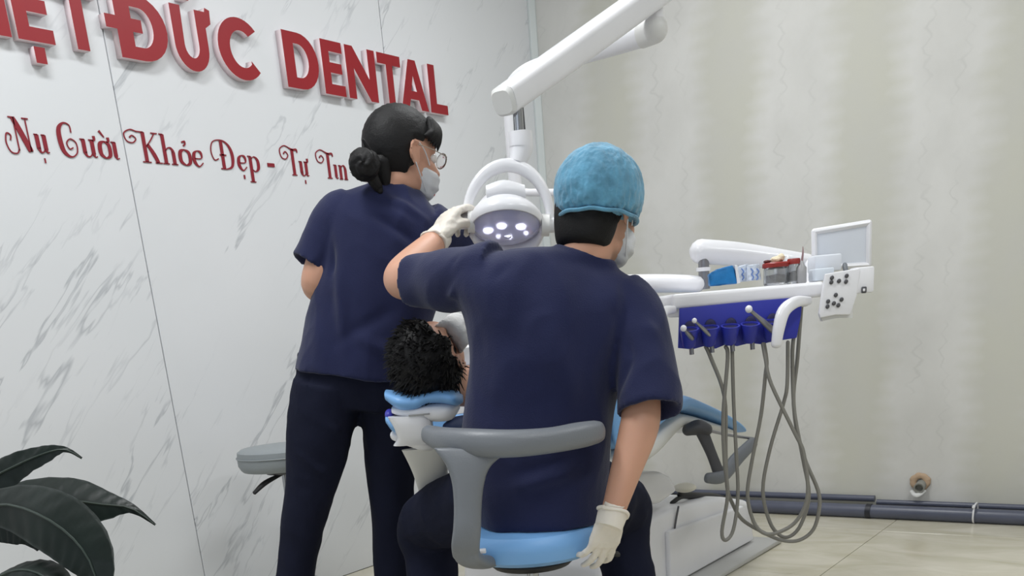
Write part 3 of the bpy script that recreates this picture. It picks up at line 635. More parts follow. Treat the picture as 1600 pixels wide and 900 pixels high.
# ================================================================== NURSE
D1 = 2.78
nur = thing('person', SW((-.42, 2.8, 0)), 'standing person in navy scrubs, black hair in a bun, looking right', 'person')
nt_ = [ringpx((461, 578), (655, 600), D1, .115), ringpx((468, 540), (662, 565), D1, .115), ringpx((480, 480), (676, 510), D1, .11), ringpx((497, 420), (690, 460), D1, .11), ringpx((505, 370), (704, 415), D1, .108),
       ringpx((507, 335), (706, 370), D1, .1), ringpx((524, 308), (694, 340), D1, .082), ringpx((556, 292), (668, 316), D1, .062), ringpx((585, 284), (656, 298), D1, .05)]
nLs = S(527, 342, D1); nLe = S(492, 448, D1-.02); nLw = nLe+V((.08, .22, -.02))
nRs = S(688, 362, D1+.02); nRe = S(762, 420, D1+.2); nRw = V((.13, 3.08, .98))
nhc = S(627, 245, D1+.02); nM = basis((1.0, .72, -.22), (.12, .10, 1))
body = B(); loft(body, shrink(nt_, .024), n=28); head(body, nhc, nM, .97)
nn = S(612, 305, D1)
tube(body, [nn+V((0, 0, -.05)), nn, nhc+nM @ V((0, -.02, -.06)), nhc], [.06, .05, .047, .05], n=20)
arm(body, nLs, nLe, nLw, (.05, .045, .042, .041, .034, .025)); arm(body, nRs, nRe, nRw, (.05, .045, .04, .038, .032, .024))
hand(body, nLw, (.3, 1, -.2), (.9, -.3, 0), (0, .3, 1), .93, (45,)*4); hand(body, nRw, (.1, 1, -.4), (0, -.2, -1), (-1, 0, 0), .93, (35,)*4)
lr = [ringpx((458, 590), (566, 612), D1, .1), ringpx((450, 650), (558, 664), D1, .095), ringpx((447, 720), (538, 730), D1, .085), ringpx((441, 800), (512, 804), D1, .075), ringpx((434, 880), (494, 882), D1, .07), ringpx((428, 960), (482, 962), D1, .065), ringpx((424, 1022), (476, 1024), D1, .06)]
rr_ = [ringpx((554, 600), (654, 612), D1+.04, .1), ringpx((562, 660), (652, 670), D1+.05, .095), ringpx((572, 730), (650, 738), D1+.06, .085), ringpx((579, 800), (645, 806), D1+.06, .075), ringpx((584, 880), (642, 884), D1+.06, .07), ringpx((586, 950), (640, 952), D1+.06, .065), ringpx((588, 1012), (638, 1014), D1+.06, .06)]
loft(body, shrink(lr, .018), n=20); loft(body, shrink(rr_, .018), n=20)
obj('body', remesh(body, .0055, 3), SKIN, nur)
top = B(); loft(top, nt_, n=36)
tube(top, [S(552, 330, D1), S(527, 345, D1), S(508, 378, D1), S(487, 416, D1-.01)], [.06, .062, .060, .058], n=24, dome=False)
tube(top, [S(670, 352, D1), S(694, 364, D1+.02), S(728, 388, D1+.1), S(752, 412, D1+.16)], [.06, .062, .06, .056], n=24, dome=False)
top = remesh(top, .0058, 5)
fo = [(S(575, 305, D1-.1), S(650, 350, D1-.1), .012, .006), (S(570, 325, D1-.1), S(660, 385, D1-.1), .012, -.006), (S(600, 300, D1-.08), S(680, 350, D1-.08), .012, .005), (S(512, 350, D1-.08), S(520, 430, D1-.08), .01, -.009),
      (S(525, 380, D1-.1), S(540, 560, D1-.1), .018, .007), (S(545, 520, D1-.1), S(650, 570, D1-.1), .018, .006), (S(520, 540, D1-.1), S(620, 480, D1-.1), .018, -.005)]
cloth(top, .008, (7, 7, 4), [(a, b, w_, d_*1.9) for a, b, w_, d_ in fo], 11)
hollow_end(top, S(487, 416, D1-.01), S(487, 416, D1-.01)-S(508, 378, D1), .03, .053)
obj('scrub_top', top, NAVY2, nur, ang=70)
tp = B(); loft(tp, lr, n=28); loft(tp, rr_, n=28); loft(tp, [ringpx((466, 550), (656, 575), D1+.01, .1), ringpx((461, 590), (655, 608), D1+.01, .105), ringpx((462, 630), (652, 645), D1+.02, .095)], n=28)
tp = remesh(tp, .0065, 3); cloth(tp, .005, (10, 10, 6), [(S(470, 640, D1-.08), S(555, 690, D1-.08), .012, .006), (S(455, 700, D1-.08), S(530, 760, D1-.08), .012, .006)], 13); obj('trousers', tp, PANTS, nur, ang=70)
for q in (lr[-1][0], rr_[-1][0]):
    q = V((q.x, q.y, 0)); b = B(); tube(b, [q+V((-.0, -.05, .04)), q+V((.01, .03, .045)), q+V((.03, .12, .033)), q+V((.04, .17, .03))], [.034, .04, .04, .028], n=16, flat=.75, up=(0, 0, 1)); obj('shoe', b, BLACK, nur)
def nkeep(d):
    face = sstep(.30, .42, d.y)*sstep(.52, .42, d.z+.25*abs(d.x))
    side = sstep(-.08, .04, d.y)*sstep(.14, .05, d.z)
    return (1-face)*(1-side)*sstep(-.97, -.9, d.z)
b = shell(nhc, nM, (.083, .105, .100), nkeep, .99, wob=.015)
tube(b, [nhc+nM @ V((0, -.07, -.03)), nhc+nM @ V((0, -.062, -.07)), nhc+nM @ V((0, -.05, -.10))], [.05, .042, .028], n=20, flat=.6, up=nM @ V((0, 1, 0)))
for s_ in (1, -1):
    for j in range(7):
        tube(b, [nhc+nM @ V((s_*(.02+.007*j), .070-.004*j, .100-.003*j)), nhc+nM @ V((s_*(.042+.005*j), .082-.006*j, .074-.003*j)), nhc+nM @ V((s_*(.054+.004*j), .080-.008*j, .045)), nhc+nM @ V((s_*(.060+.0025*j), .074-.009*j, .018+.004*j))], [.010, .012, .009, .0015], n=8, k=4)
hb = obj('hair', b, HAIR, nur, ang=80, label='black hair combed back with side fringe')
b = B(); bc = S(569, 257, D1-.1)
bmesh.ops.create_icosphere(b, subdivisions=5, radius=1)
for v in b.verts:
    d = v.co.normalized(); sw = math.sin(math.atan2(d.z, d.x)*3+d.length*2+math.acos(max(-1, min(1, d.y)))*7); v.co = bc+V((d.x*.039, d.y*.034, d.z*.038))*(1+.05*sw+.05*noise.noise(d*4))
for i in range(9):
    a = random.random()*6.28; p = bc+V((.034*math.cos(a), 0, .034*math.sin(a))); tube(b, [p, p+V((.006*math.cos(a+1), .002, .006*math.sin(a+1))), p+V((.010*math.cos(a+.6), .0, .009*math.sin(a+.3)))], [.0012, .0008, .0003], n=5, k=2)
r = obj('hair_bun', b, HAIR, None, loc=worldpos(nur)); r.parent = hb; r.location = (0, 0, 0)
b = B(); tube(b, [bc+V((.01, .02, -.02)), bc+V((.025, .03, -.05)), bc+V((.03, .03, -.06))], [.018, .013, .008], n=10); tube(b, [bc+V((.02, .01, .02)), bc+V((.005, .0, .055))], [.01, .004], n=8)
r = obj('hair_wisp', b, HAIR, None, loc=worldpos(nur)); r.parent = hb; r.location = (0, 0, 0)
mask(nhc, nM, .97, nur); eyes(nhc, nM, nur)
g = B()
for s_ in (-1, 1):
    c = nhc+nM @ V((s_*.034, .104, .004))
    tube(g, [c+nM @ V((.025*math.cos(a), 0, .019*math.sin(a))) for a in [i*math.pi/10 for i in range(21)]], .0009, n=6, k=1, dome=False)
    tube(g, [c+nM @ V((s_*.025, 0, .006)), nhc+nM @ V((s_*.08, .05, .012)), nhc+nM @ V((s_*.086, .0, .014))], .0012, n=6)
tube(g, [nhc+nM @ V((-.009, .106, .008)), nhc+nM @ V((0, .11, .011)), nhc+nM @ V((.009, .106, .008))], .0013, n=6)
gl = obj('glasses', g, mat('thin_grey_wire', (170, 160, 148), .3, metal=1), nur, label='thin wire rimmed glasses')
for s_ in (-1, 1):
    g = B(); ell(g, nhc+nM @ V((s_*.034, .104, .004)), (.024, .001, .018), nM, 3); r = obj('lens', g, mat('clear_lens', (255, 255, 255), .03, trans=1), None, loc=worldpos(nur)); r.parent = gl; r.location = (0, 0, 0)

# ================================================================== DENTAL CHAIR (world frame, along +y)
XC = -1.66; XE = -1.46
ch = thing('dental_chair', (-1.85, 3.2, 0), 'reclined dental chair with light blue cushions on a white base', 'dental chair')
def X2(x, y): q = X_(x, y, XE); return V((0, q.y, q.z))
def cushion(name, prof, x0, x1, m_, bev=.02, label=None, par=ch):
    bm = B(); extrude_poly(bm, [V((x0, p[0], p[1])) for p in prof], V((x1-x0, 0, 0)), bev); return obj(name, bm, m_, par, sl=False, ang=50, label=label)
# seat + legrest curve (centreline y,z and half thickness)
def slab(name, pts, ths, wid, m_, xc=XC, e=3.2, label=None, par=ch):
    bm = B(); P = [V((xc, a, b)) for a, b in pts]; rings = []
    for i, p in enumerate(P):
        t_ = (P[min(i+1, len(P)-1)]-P[max(i-1, 0)]).normalized(); nrm = V((1, 0, 0)).cross(t_)
        rings.append((p, V((wid[i], 0, 0)), nrm*ths[i]))
    loft(bm, [(rings[0][0]-(rings[1][0]-rings[0][0]).normalized()*.012, rings[0][1]*.9, rings[0][2]*.5)]+rings+[(rings[-1][0]+(rings[-1][0]-rings[-2][0]).normalized()*.012, rings[-1][1]*.85, rings[-1][2]*.4)], n=36, k=5, e=e)
    return obj(name, bm, m_, par, sl=False, ang=60, label=label)
slab('seat_cushion', [(2.50, .66), (2.58, .645), (2.73, .668), (2.86, .695), (2.96, .702), (3.04, .692), (3.28, .628), (3.45, .573), (3.57, .533)], [.035, .04, .034, .034, .034, .03, .02, .014, .008], [.2, .21, .21, .205, .2, .195, .185, .175, .15], LBLUE, label='light blue seat and leg rest cushion')
slab('backrest_cushion', [(2.02, .75), (2.15, .735), (2.35, .735), (2.47, .75), (2.50, .79)], [.03, .035, .035, .035, .02], [.16, .2, .21, .21, .17], LBLUE, label='light blue backrest cushion')
slab('backrest_shell', [(2.02, .70), (2.2, .68), (2.45, .66), (2.52, .60)], [.018, .02, .022, .03], [.13, .17, .18, .16], OFFW, label='off white moulded backrest shell')
bm = B(); ell(bm, V((-1.455, 2.49, .715)), (.012, .03, .10)); obj('side_bolster', remesh(bm, .004, 2), LBLUE, ch, sl=False)
slab('seat_shell', [(2.52, .57), (2.75, .58), (2.95, .63), (3.05, .635), (3.3, .585), (3.5, .54)], [.035, .045, .04, .03, .016, .008], [.16, .18, .17, .165, .15, .13], OFFW, label='off white seat shell')
bm = B(); loft(bm, [(V((-1.72, 2.78, .56)), V((.13, 0, 0)), V((0, .2, 0))), (V((-1.76, 2.85, .45)), V((.12, 0, 0)), V((0, .17, 0))), (V((-1.82, 2.98, .32)), V((.12, 0, 0)), V((0, .17, 0)))], n=28, e=3, k=4); obj('lift_column', bm, OFFW, ch, sl=False, ang=60)
# white rounded cover beside the column
cushion('motor_cover', [(q.y, q.z) for q in [X_(x, y, -1.6) for x, y in ((1002, 748), (1015, 738), (1040, 736), (1058, 745), (1068, 768), (1040, 788), (1005, 790))]], -1.62, -2.0, WHITE, .018, 'white rounded motor cover')
# base
pb = [(2.62, .0), (2.62, .22), (2.9, .305), (3.15, .305), (3.60, .265), (3.86, .20), (3.93, .0)]
cushion('base_cover', pb, -1.62, -2.02, WHITE2, .025, 'white sculpted base cover')
bm = B(); extrude_poly(bm, [V((-1.622, y, z)) for y, z in ((3.08, .235), (3.75, .20), (3.86, .03), (3.08, .03))], V((.022, 0, 0)), .008); obj('side_facet', bm, WHITE2, ch, sl=False)
bm = B(); box(bm, (-1.75, 3.2, .012), (.48, 1.5, .02), bev=.006); obj('base_plate', bm, mat('pale_grey_plate', (186, 186, 184), .4), ch, sl=False)
bm = B(); ell(bm, X_(1070, 762, -1.66), (.045, .04, .018)); obj('tube_cap', bm, mat('cream_plastic', (222, 218, 204), .5), ch, sl=False)
bm = B(); a = X_(1062, 772, -1.7); tube(bm, [a, X_(1090, 774, -1.7), X_(1120, 776, -1.75), X_(1160, 790, -1.8)], .012, n=10); tube(bm, [X_(1050, 786, -1.7), X_(1068, 776, -1.7), X_(1100, 782, -1.72)], .009, n=10); obj('black_cable', bm, BLACK, ch, sl=False)
bm = B(); tube(bm, [X_(1060, 792, -1.615), X_(1055, 820, -1.613), X_(1050, 860, -1.612), X_(1046, 900, -1.612)], .004, n=8); obj('seam_line', bm, DGREY, ch, sl=False)
# grey arm bracket
arm_ = thing('armrest_bracket', SW(S(1110, 752, 3.35))*1.0, 'dark grey folding armrest bracket under the leg rest', 'armrest')
bm = B(); tube(bm, [S(1074, 672, 3.3), S(1090, 668, 3.3), S(1104, 672, 3.3)], [.018, .024, .02], n=14, e=3); obj('pivot_block', bm, DGREY, arm_)
bm = B(); tube(bm, [S(1097, 675, 3.3), S(1112, 710, 3.3), S(1124, 742, 3.3)], [.022, .018, .02], n=14, e=3, flat=.6, up=(0, 1, 0)); obj('upright_bar', bm, DGREY, arm_)
bm = B(); tube(bm, [S(1106, 747, 3.27), S(1128, 744, 3.3), S(1152, 716, 3.36), S(1176, 692, 3.42)], [.018, .023, .023, .02], n=16, e=2.6, flat=.75, up=(0, 1, 0)); obj('arm_pad', bm, GREYP, arm_, label='grey armrest pad')
bm = B(); tube(bm, [S(1104, 672, 3.3), S(1140, 680, 3.38), S(1182, 686, 3.45)], .005, n=8); obj('support_rod', bm, STEEL, arm_)
# headrest
HD = 2.40
hr = thing('headrest', SW(S(662, 700, HD))*1.0, 'light blue and white articulated headrest under the patient head', 'headrest')
def slabpx(name, pts, rads, d, m_, flat=1.0, label=None, e=2.4, par=hr):
    bm = B(); tube(bm, [S(x, y, d+(q[0] if q else 0)) for x, y, *q in pts], rads, n=20, flat=flat, up=(0, 1, 0), e=e); return obj(name, bm, m_, par, label=label)
bm = B(); rings = []
for x, y, th in ((604, 617, .012), (625, 625, .021), (650, 626, .022), (668, 619, .017), (690, 617, .019), (712, 621, .018), (723, 623, .008)):
    rings.append((S(x, y, HD), V((0, .085 if 610 < x < 720 else .05, 0)), V((.0, 0, th))))
loft(bm, rings, n=28, k=5, e=2.4); obj('head_cushion', bm, LBLUE, hr, label='light blue curved head cushion')
bm = B(); loft(bm, [(S(614, 640, HD), V((0, .04, 0)), V((0, 0, .008))), (S(640, 642, HD), V((0, .07, 0)), V((0, 0, .017))), (S(680, 642, HD), V((0, .075, 0)), V((0, 0, .024))), (S(705, 640, HD), V((0, .07, 0)), V((0, 0, .022))), (S(718, 633, HD), V((0, .04, 0)), V((0, 0, .008)))], n=28, e=2.6); obj('upper_shell', bm, WHITE2, hr, label='white plastic shell')
bm = B(); loft(bm, [(S(604, 655, HD), V((0, .03, 0)), V((0, 0, .01))), (S(615, 661, HD), V((0, .06, 0)), V((0, 0, .021))), (S(632, 668, HD), V((0, .06, 0)), V((0, 0, .016))), (S(645, 672, HD), V((0, .04, 0)), V((0, 0, .005)))], n=24); obj('lower_cushion', bm, LBLUE, hr)
bm = B(); ell(bm, S(609, 648, HD), (.012, .03, .014)); obj('adjuster_knob', bm, mat('violet_blue_knob', (60, 60, 170), .4), hr, label='violet blue knob')
bm = B(); loft(bm, [(S(640, 648, HD-.03), V((.052, 0, 0)), V((0, .05, 0))), (S(645, 662, HD-.03), V((.048, 0, 0)), V((0, .05, 0))), (S(650, 680, HD-.02), V((.045, 0, 0)), V((0, .05, 0))), (S(648, 692, HD), V((.052, 0, 0)), V((0, .05, 0)))], n=24, e=3.4); obj('tilt_mount', bm, WHITE2, hr, label='white tilt mount')
bm = B(); tube(bm, [S(617, 680, HD), S(640, 686, HD), S(665, 692, HD), S(690, 690, HD+.05)], [.012, .016, .018, .02], n=16, e=3); obj('mount_arm', bm, WHITE2, hr)
bm = B(); tube(bm, [S(700, 668, HD+.0), S(712, 664, HD+.03), S(730, 660, HD+.1)], [.014, .02, .02], n=16); obj('lower_pad', bm, mat('deep_blue_pad', (64, 84, 130), .5), hr)
bm = B(); box(bm, S(655, 648, HD-.082), (.05, .004, .004), bev=.001); obj('seam', bm, mat('seam_grey', (150, 150, 150), .5), hr)
bm = B(); loft(bm, [(S(665, 700, HD+.02), V((.06, 0, 0)), V((0, .02, 0))), (S(673, 740, HD+.1), V((.045, 0, 0)), V((0, .02, 0))), (S(690, 800, HD+.22), V((.045, 0, 0)), V((0, .03, 0)))], n=20, e=3); obj('backrest_bar', bm, OFFW, hr, label='off white support bar below the headrest')

# ================================================================== PATIENT
pat = thing('person', SW(S(668, 565, HD)), 'small patient lying back on the headrest with short black hair, seen from above the head', 'person')
pc_ = S(677, 566, HD+.02); pM = basis((.18, .42, .9), (-.5, -.85, .25))
body = B(); head(body, pc_, pM, .93)
def pw(x, y, z): return ROTI @ V((x, y, z))
tube(body, [pc_+pM @ V((0, -.01, -.05)), pc_+pM @ V((0, -.02, -.12)), pw(-1.6, 2.2, .85)], [.05, .045, .06], n=18)
loft(body, [(pw(-1.6, 2.1, .84), ROTI.to_3x3() @ V((.10, 0, 0)), V((0, 0, .05))), (pw(-1.62, 2.2, .84), ROTI.to_3x3() @ V((.15, 0, 0)), V((0, 0, .07))), (pw(-1.64, 2.4, .83), ROTI.to_3x3() @ V((.13, 0, 0)), V((0, 0, .075))), (pw(-1.65, 2.6, .76), ROTI.to_3x3() @ V((.13, 0, 0)), V((0, 0, .07)))], n=24)
for s_ in (-1, 1):
    tube(body, [pw(-1.65+s_*.06, 2.6, .75), pw(-1.65+s_*.07, 2.75, .765), pw(-1.65+s_*.07, 2.86, .79), pw(-1.65+s_*.065, 2.98, .775), pw(-1.65+s_*.07, 3.02, .79), pw(-1.65+s_*.075, 3.03, .85)], [.06, .05, .04, .03, .03, .022], n=14)
    tube(body, [pw(-1.63+s_*.14, 2.2, .86), pw(-1.64+s_*.17, 2.36, .82), pw(-1.64+s_*.1, 2.5, .87)], [.04, .032, .022], n=14)
    hand(body, pw(-1.64+s_*.1, 2.5, .87), ROTI.to_3x3() @ V((-s_*.5, .7, -.1)), (0, 0, -1), ROTI.to_3x3() @ V((-s_, -.5, 0)), .75)
obj('body', remesh(body, .0055, 3), SKIN2, pat)
bm = B(); loft(bm, [(pw(-1.6, 2.12, .84), ROTI.to_3x3() @ V((.11, 0, 0)), V((0, 0, .055))), (pw(-1.62, 2.2, .84), ROTI.to_3x3() @ V((.165, 0, 0)), V((0, 0, .08))), (pw(-1.64, 2.4, .83), ROTI.to_3x3() @ V((.145, 0, 0)), V((0, 0, .086))), (pw(-1.65, 2.62, .76), ROTI.to_3x3() @ V((.14, 0, 0)), V((0, 0, .08)))], n=24)
bm = remesh(bm, .007, 3); cloth(bm, .004, (9, 9, 9), (), 20); obj('shirt', bm, mat('patient_shirt', (120, 124, 130), .9, bump=.2), pat)
bm = B()
for s_ in (-1, 1): tube(bm, [pw(-1.65+s_*.06, 2.58, .755), pw(-1.65+s_*.07, 2.75, .77), pw(-1.65+s_*.07, 2.84, .795)], [.075, .065, .05], n=16)
bm = remesh(bm, .007, 3); obj('shorts', bm, PANTS, pat)
def pkeep(d): return max(sstep(.5, .35, d.y), sstep(.5, .7, d.z))*sstep(-.8, -.6, d.z)*(1-sstep(-.05, .1, d.y)*sstep(.2, .05, d.z))
b = shell(pc_, pM, (.086, .105, .103), pkeep, .95, wob=.05, wf=14)
rnd = random.Random(3)
for i in range(1500):
    d = V((rnd.gauss(0, 1), rnd.gauss(0, 1), rnd.gauss(0, 1))).normalized()
    if pkeep(d) < .9: continue
    p = pc_+pM @ (V((d.x*.083, d.y*.102-.006, d.z*.1+.026))*.95)
    dr = (pM @ V((d.x, d.y, d.z)))*1.0+V((-.5, -.2, -.1))+V((rnd.gauss(0, .35), rnd.gauss(0, .35), rnd.gauss(0, .35)))+V((-.3, 0, .15)); dr.normalize(); L_ = .012+.016*rnd.random()
    tube(b, [p-dr*.004, p+dr*L_*.5, p+dr*L_+V((0, 0, -.006))], [.0028, .002, .0005], n=3, k=1, dome=False)
obj('hair', b, HAIR, pat, ang=80, label='short tousled black hair')
eyes(pc_, pM, pat)
bm = B(); rings = []
for x, y, d_, w_ in ((676, 512, HD+.04, .012), (690, 506, HD+.05, .02), (706, 508, HD+.06, .026), (720, 520, HD+.06, .03), (729, 540, HD+.06, .02)):
    rings.append((S(x, y, d_), V((.02, 0, w_)), V((0, .06, 0))))
loft(bm, [(r_[0], r_[1], r_[2]) for r_ in rings], n=24)
bm = remesh(bm, .004, 2); cloth(bm, .003, (25, 25, 25), (), 9)
drp = obj('face_drape', bm, mat('white_gauze', (222, 222, 222), .85, bump=.3), None, loc=SW(S(700, 530, HD+.05))); tag(drp, 'crumpled white cloth over the patient forehead', 'cloth')

# ================================================================== DENTIST STOOL
sc_ = V((.062, 2.2, 0))
st = thing('dental_stool', SW(sc_), 'wheeled stool with light blue seat and curved grey arm backrest', 'stool')
bm = B(); lathe(bm, [(.05, .485), (.14, .485), (.163, .498), (.17, .52), (.167, .54), (.155, .553), (.1, .56), (.02, .561)], sc_, 48); obj('seat', bm, LBLUE, st)
bm = B(); lathe(bm, [(.04, .452), (.09, .458), (.105, .472), (.10, .484), (.05, .486)], sc_, 32); obj('seat_pan', bm, BLACK, st)
bm = B(); tube(bm, [S(672, 679, 2.14), S(695, 687, 2.06), S(740, 692, 2.0), S(800, 693, 1.975), S(860, 688, 1.985), S(905, 680, 2.02), S(929, 675, 2.05)], [.020, .026, .029, .028, .026, .0265, .024], n=20, flat=1.0, up=(0, 1, 0), e=2.6); obj('back_bar', bm, GREYP, st, label='curved grey back bar')
bm = B(); rg = []
for l, r, y, d, th in ((676, 806, 700, 1.995, .014), (686, 786, 712, 1.99, .017), (698, 766, 730, 1.985, .018), (706, 757, 755, 1.98, .018), (709, 753, 790, 1.975, .018), (708, 752, 825, 1.97, .018), (705, 750, 852, 1.975, .018), (707, 750, 870, 1.995, .018)):
    rg.append((S((l+r)/2, y, d), (S(r, y, d)-S(l, y, d))/2, V((0, th, 0))))
loft(bm, rg, n=24, e=3)
tube(bm, [S(728, 858, 1.985), S(733, 872, 2.0), S(755, 878, 2.06), S(790, 866, 2.16)], [.028, .029, .026, .02], n=18, e=3, flat=.6, up=(0, 0, 1))
obj('back_post', remesh(bm, .0035, 4), GREYP, st, label='grey moulded back post')
bm = B(); box(bm, S(753, 861, 2.03), (.018, .02, .008), bev=.002); obj('post_label', bm, WHITE, st, label='small white tab')
bm = B(); cyl(bm, sc_+V((0, 0, .2)), sc_+V((0, 0, .46)), .014); obj('gas_lift', bm, CHROME, st)
bm = B(); lathe(bm, [(.026, .1), (.028, .30), (.022, .38), (.016, .385)], sc_); obj('lift_sleeve', bm, BLACK, st)
bm = B(); tube(bm, [sc_+V((.09, .0, .475)), sc_+V((.16, .06, .462)), sc_+V((.215, .10, .44))], [.006, .006, .009], n=8, flat=.7); obj('lever', bm, BLACK, st)
for i in range(5):
    a = 2*math.pi*i/5+.4; d = V((math.cos(a), math.sin(a), 0))
    bm = B(); tube(bm, [sc_+V((0, 0, .12))+d*.02, sc_+V((0, 0, .11))+d*.12, sc_+V((0, 0, .085))+d*.26], [.025, .019, .014], n=12, flat=.7, up=(0, 0, 1)); lg = obj('base_leg', bm, STEEL, st)
    bm = B(); cc2 = sc_+d*.26; ax = V((-d.y, d.x, 0)); cyl(bm, cc2-ax*.014+V((0, 0, .03)), cc2+ax*.014+V((0, 0, .03)), .029); tube(bm, [cc2+V((0, 0, .03)), cc2+V((0, 0, .07))], .008, n=8)
    r = obj('castor', bm, BLACK, None, loc=worldpos(st)); r.parent = lg; r.location = (0, 0, 0)
# ------------------------------------------------------------------ grey round stool by the wall
c0 = S(443, 712, 3.55); c0 = V((c0.x, 3.55, 0)); zt = S(443, 688, 3.55).z
s2 = thing('round_stool', SW(c0), 'grey round stool standing behind the standing person at the marble wall', 'stool')
bm = B(); lathe(bm, [(.06, zt-.098), (.15, zt-.098), (.158, zt-.09), (.165, zt-.075), (.165, zt-.05), (.162, zt-.028), (.15, zt-.02), (.08, zt-.014), (.01, zt-.013)], c0, 48); obj('seat', bm, GREYV, s2)
bm = B(); tube(bm, [c0+V((.167*math.cos(a), .167*math.sin(a), zt-.048)) for a in [i*math.pi/20 for i in range(41)]], .0025, n=6, k=1, dome=False); obj('seat_piping', bm, GREYV, s2)
bm = B(); lathe(bm, [(.02, zt-.12), (.07, zt-.115), (.08, zt-.10), (.03, zt-.098)], c0); obj('seat_plate', bm, DGREY, s2)
bm = B(); tube(bm, [c0+V((-.0, -.05, zt-.112)), c0+V((-.06, -.09, zt-.135)), c0+V((-.1, -.11, zt-.165))], [.006, .011, .008], n=10, flat=.6); obj('lever', bm, BLACK, s2)
bm = B(); cyl(bm, c0+V((0, 0, .1)), c0+V((0, 0, zt-.11)), .018); obj('column', bm, CHROME, s2)
bm = B(); lathe(bm, [(.03, .09), (.075, .1), (.08, .13), (.05, .15), (.02, .16)], c0); obj('hub', bm, GREYP, s2)
for i in range(5):
    a = 2*math.pi*i/5+.15; d = V((math.cos(a), math.sin(a), 0))
    bm = B(); tube(bm, [c0+V((0, 0, .115))+d*.03, c0+V((0, 0, .11))+d*.12, c0+V((0, 0, .075))+d*.21], [.026, .022, .015], n=12, flat=.7, up=(0, 0, 1)); lg = obj('base_leg', bm, GREYP, s2)
    bm = B(); cc2 = c0+d*.21; ax = V((-d.y, d.x, 0)); cyl(bm, cc2-ax*.012+V((0, 0, .027)), cc2+ax*.012+V((0, 0, .027)), .026); tube(bm, [cc2+V((0, 0, .03)), cc2+V((0, 0, .065))], .007, n=8)
    r = obj('castor', bm, BLACK, None, loc=worldpos(s2)); r.parent = lg; r.location = (0, 0, 0)

# ================================================================== OPERATING LAMP
PD = 3.58
pb_ = S(797, 180, PD); lb = V((pb_.x, PD, 0))
lamp = thing('dental_lamp', SW(lb), 'white dental operating lamp on jointed arms above the patient', 'lamp')
bm = B(); tube(bm, [V((lb.x, PD, .75)), V((lb.x, PD, 1.4)), V((lb.x, PD, S(797, 180, PD).z)), S(795, 158, PD), S(800, 134, PD-.01), S(817, 116, PD-.03), S(845, 103, PD-.06), S(905, 86, PD-.14), S(960, 69, PD-.22), S(1010, 53, PD-.30)], [.022, .022, .022, .0225, .023, .024, .025, .028, .031, .033], n=20); obj('rear_arm', bm, WHITE, lamp, label='white curved rear arm and post')
bm = B(); cyl(bm, S(1002, 55, PD-.285), S(1024, 47, PD-.32), .036, 24); ell(bm, S(1023, 46, PD-.32), (.039, .039, .038)); obj('elbow_cap', bm, OFFW, lamp, label='grey white elbow cap')
bm = B(); q = S(1022, 32, PD-.32); cyl(bm, q-V((0, 0, .02)), q+V((0, 0, .03)), .028); obj('joint_collar', bm, WHITE, lamp)
bm = B(); cyl(bm, q+V((0, 0, .02)), q+V((0, 0, .095)), .018); obj('joint_pin', bm, DGREY, lamp)
bm = B(); tube(bm, [S(788, 158, 2.62), S(905, 75, 2.93), S(1040, -22, 3.28)], [.033, .037, .039], n=24, k=3, flat=1.0, up=(0, 0, 1), e=3.4, dome=False)
bmesh.ops.recalc_face_normals(bm, faces=bm.faces); obj('front_arm', bm, WHITE, lamp, ang=30, label='thick white front arm')
bm = B(); a_, b_ = S(788, 158, 2.62), S(905, 75, 2.93); dv = (b_-a_).normalized(); tube(bm, [a_-dv*.012, a_-dv*.001], [.026, .033], n=24, k=1, up=(0, 0, 1), e=3.4, dome=False); obj('arm_end_cap', bm, OFFW, lamp)
LS = S(812, 170, 2.62)
bm = B(); cyl(bm, S(808, 160, 2.64), S(811, 210, 2.64), .0125); obj('hanger_rod', bm, CHROME, lamp, label='chrome hanger rod')
bm = B(); cyl(bm, S(814, 163, 2.655), S(818, 208, 2.655), .006); obj('cable', bm, DGREY, lamp)
bm = B(); tube(bm, [S(813, 206, 2.63), S(814, 222, 2.63), S(814, 235, 2.63), S(808, 256, 2.62)], [.0285, .029, .028, .018], n=24, dome=False); obj('hanger_socket', bm, WHITE, lamp)
# yoke
bm = B(); rg = []
cx_, cy2 = 794, 346
for i in range(25):
    a = math.radians(188-196*i/24)
    p = S(cx_+66*math.cos(a), cy2-88*math.sin(a)*(1 if math.sin(a) > 0 else .6), 2.62)
    o_ = S(cx_+76*math.cos(a), cy2-98*math.sin(a), 2.62)-S(cx_+66*math.cos(a), cy2-88*math.sin(a), 2.62); o_.normalize()
    wv = .010+.006*abs(math.sin(a))
    rg.append((p, o_*wv, V((0, .017, 0))))
loft(bm, rg, n=20, k=1, e=2.6); obj('yoke', bm, WHITE, lamp, label='white arched yoke')
for nm, xs, lab in (('handle', ((714, 346), (738, 345)), 'left grip handle'), ('handle', ((848, 352), (884, 350)), 'right grip handle')):
    bm = B(); tube(bm, [S(xs[0][0], xs[0][1], 2.615), S(xs[1][0], xs[1][1], 2.615)], .019, n=20, k=1); obj(nm, bm, WHITE, lamp, label=lab)
bm = B(); cyl(bm, S(731, 346, 2.6), S(742, 346, 2.6), .026); obj('pivot_collar', bm, OFFW, lamp)
bm = B(); cyl(bm, S(846, 352, 2.6), S(858, 352, 2.6), .026); obj('pivot_collar', bm, OFFW, lamp)
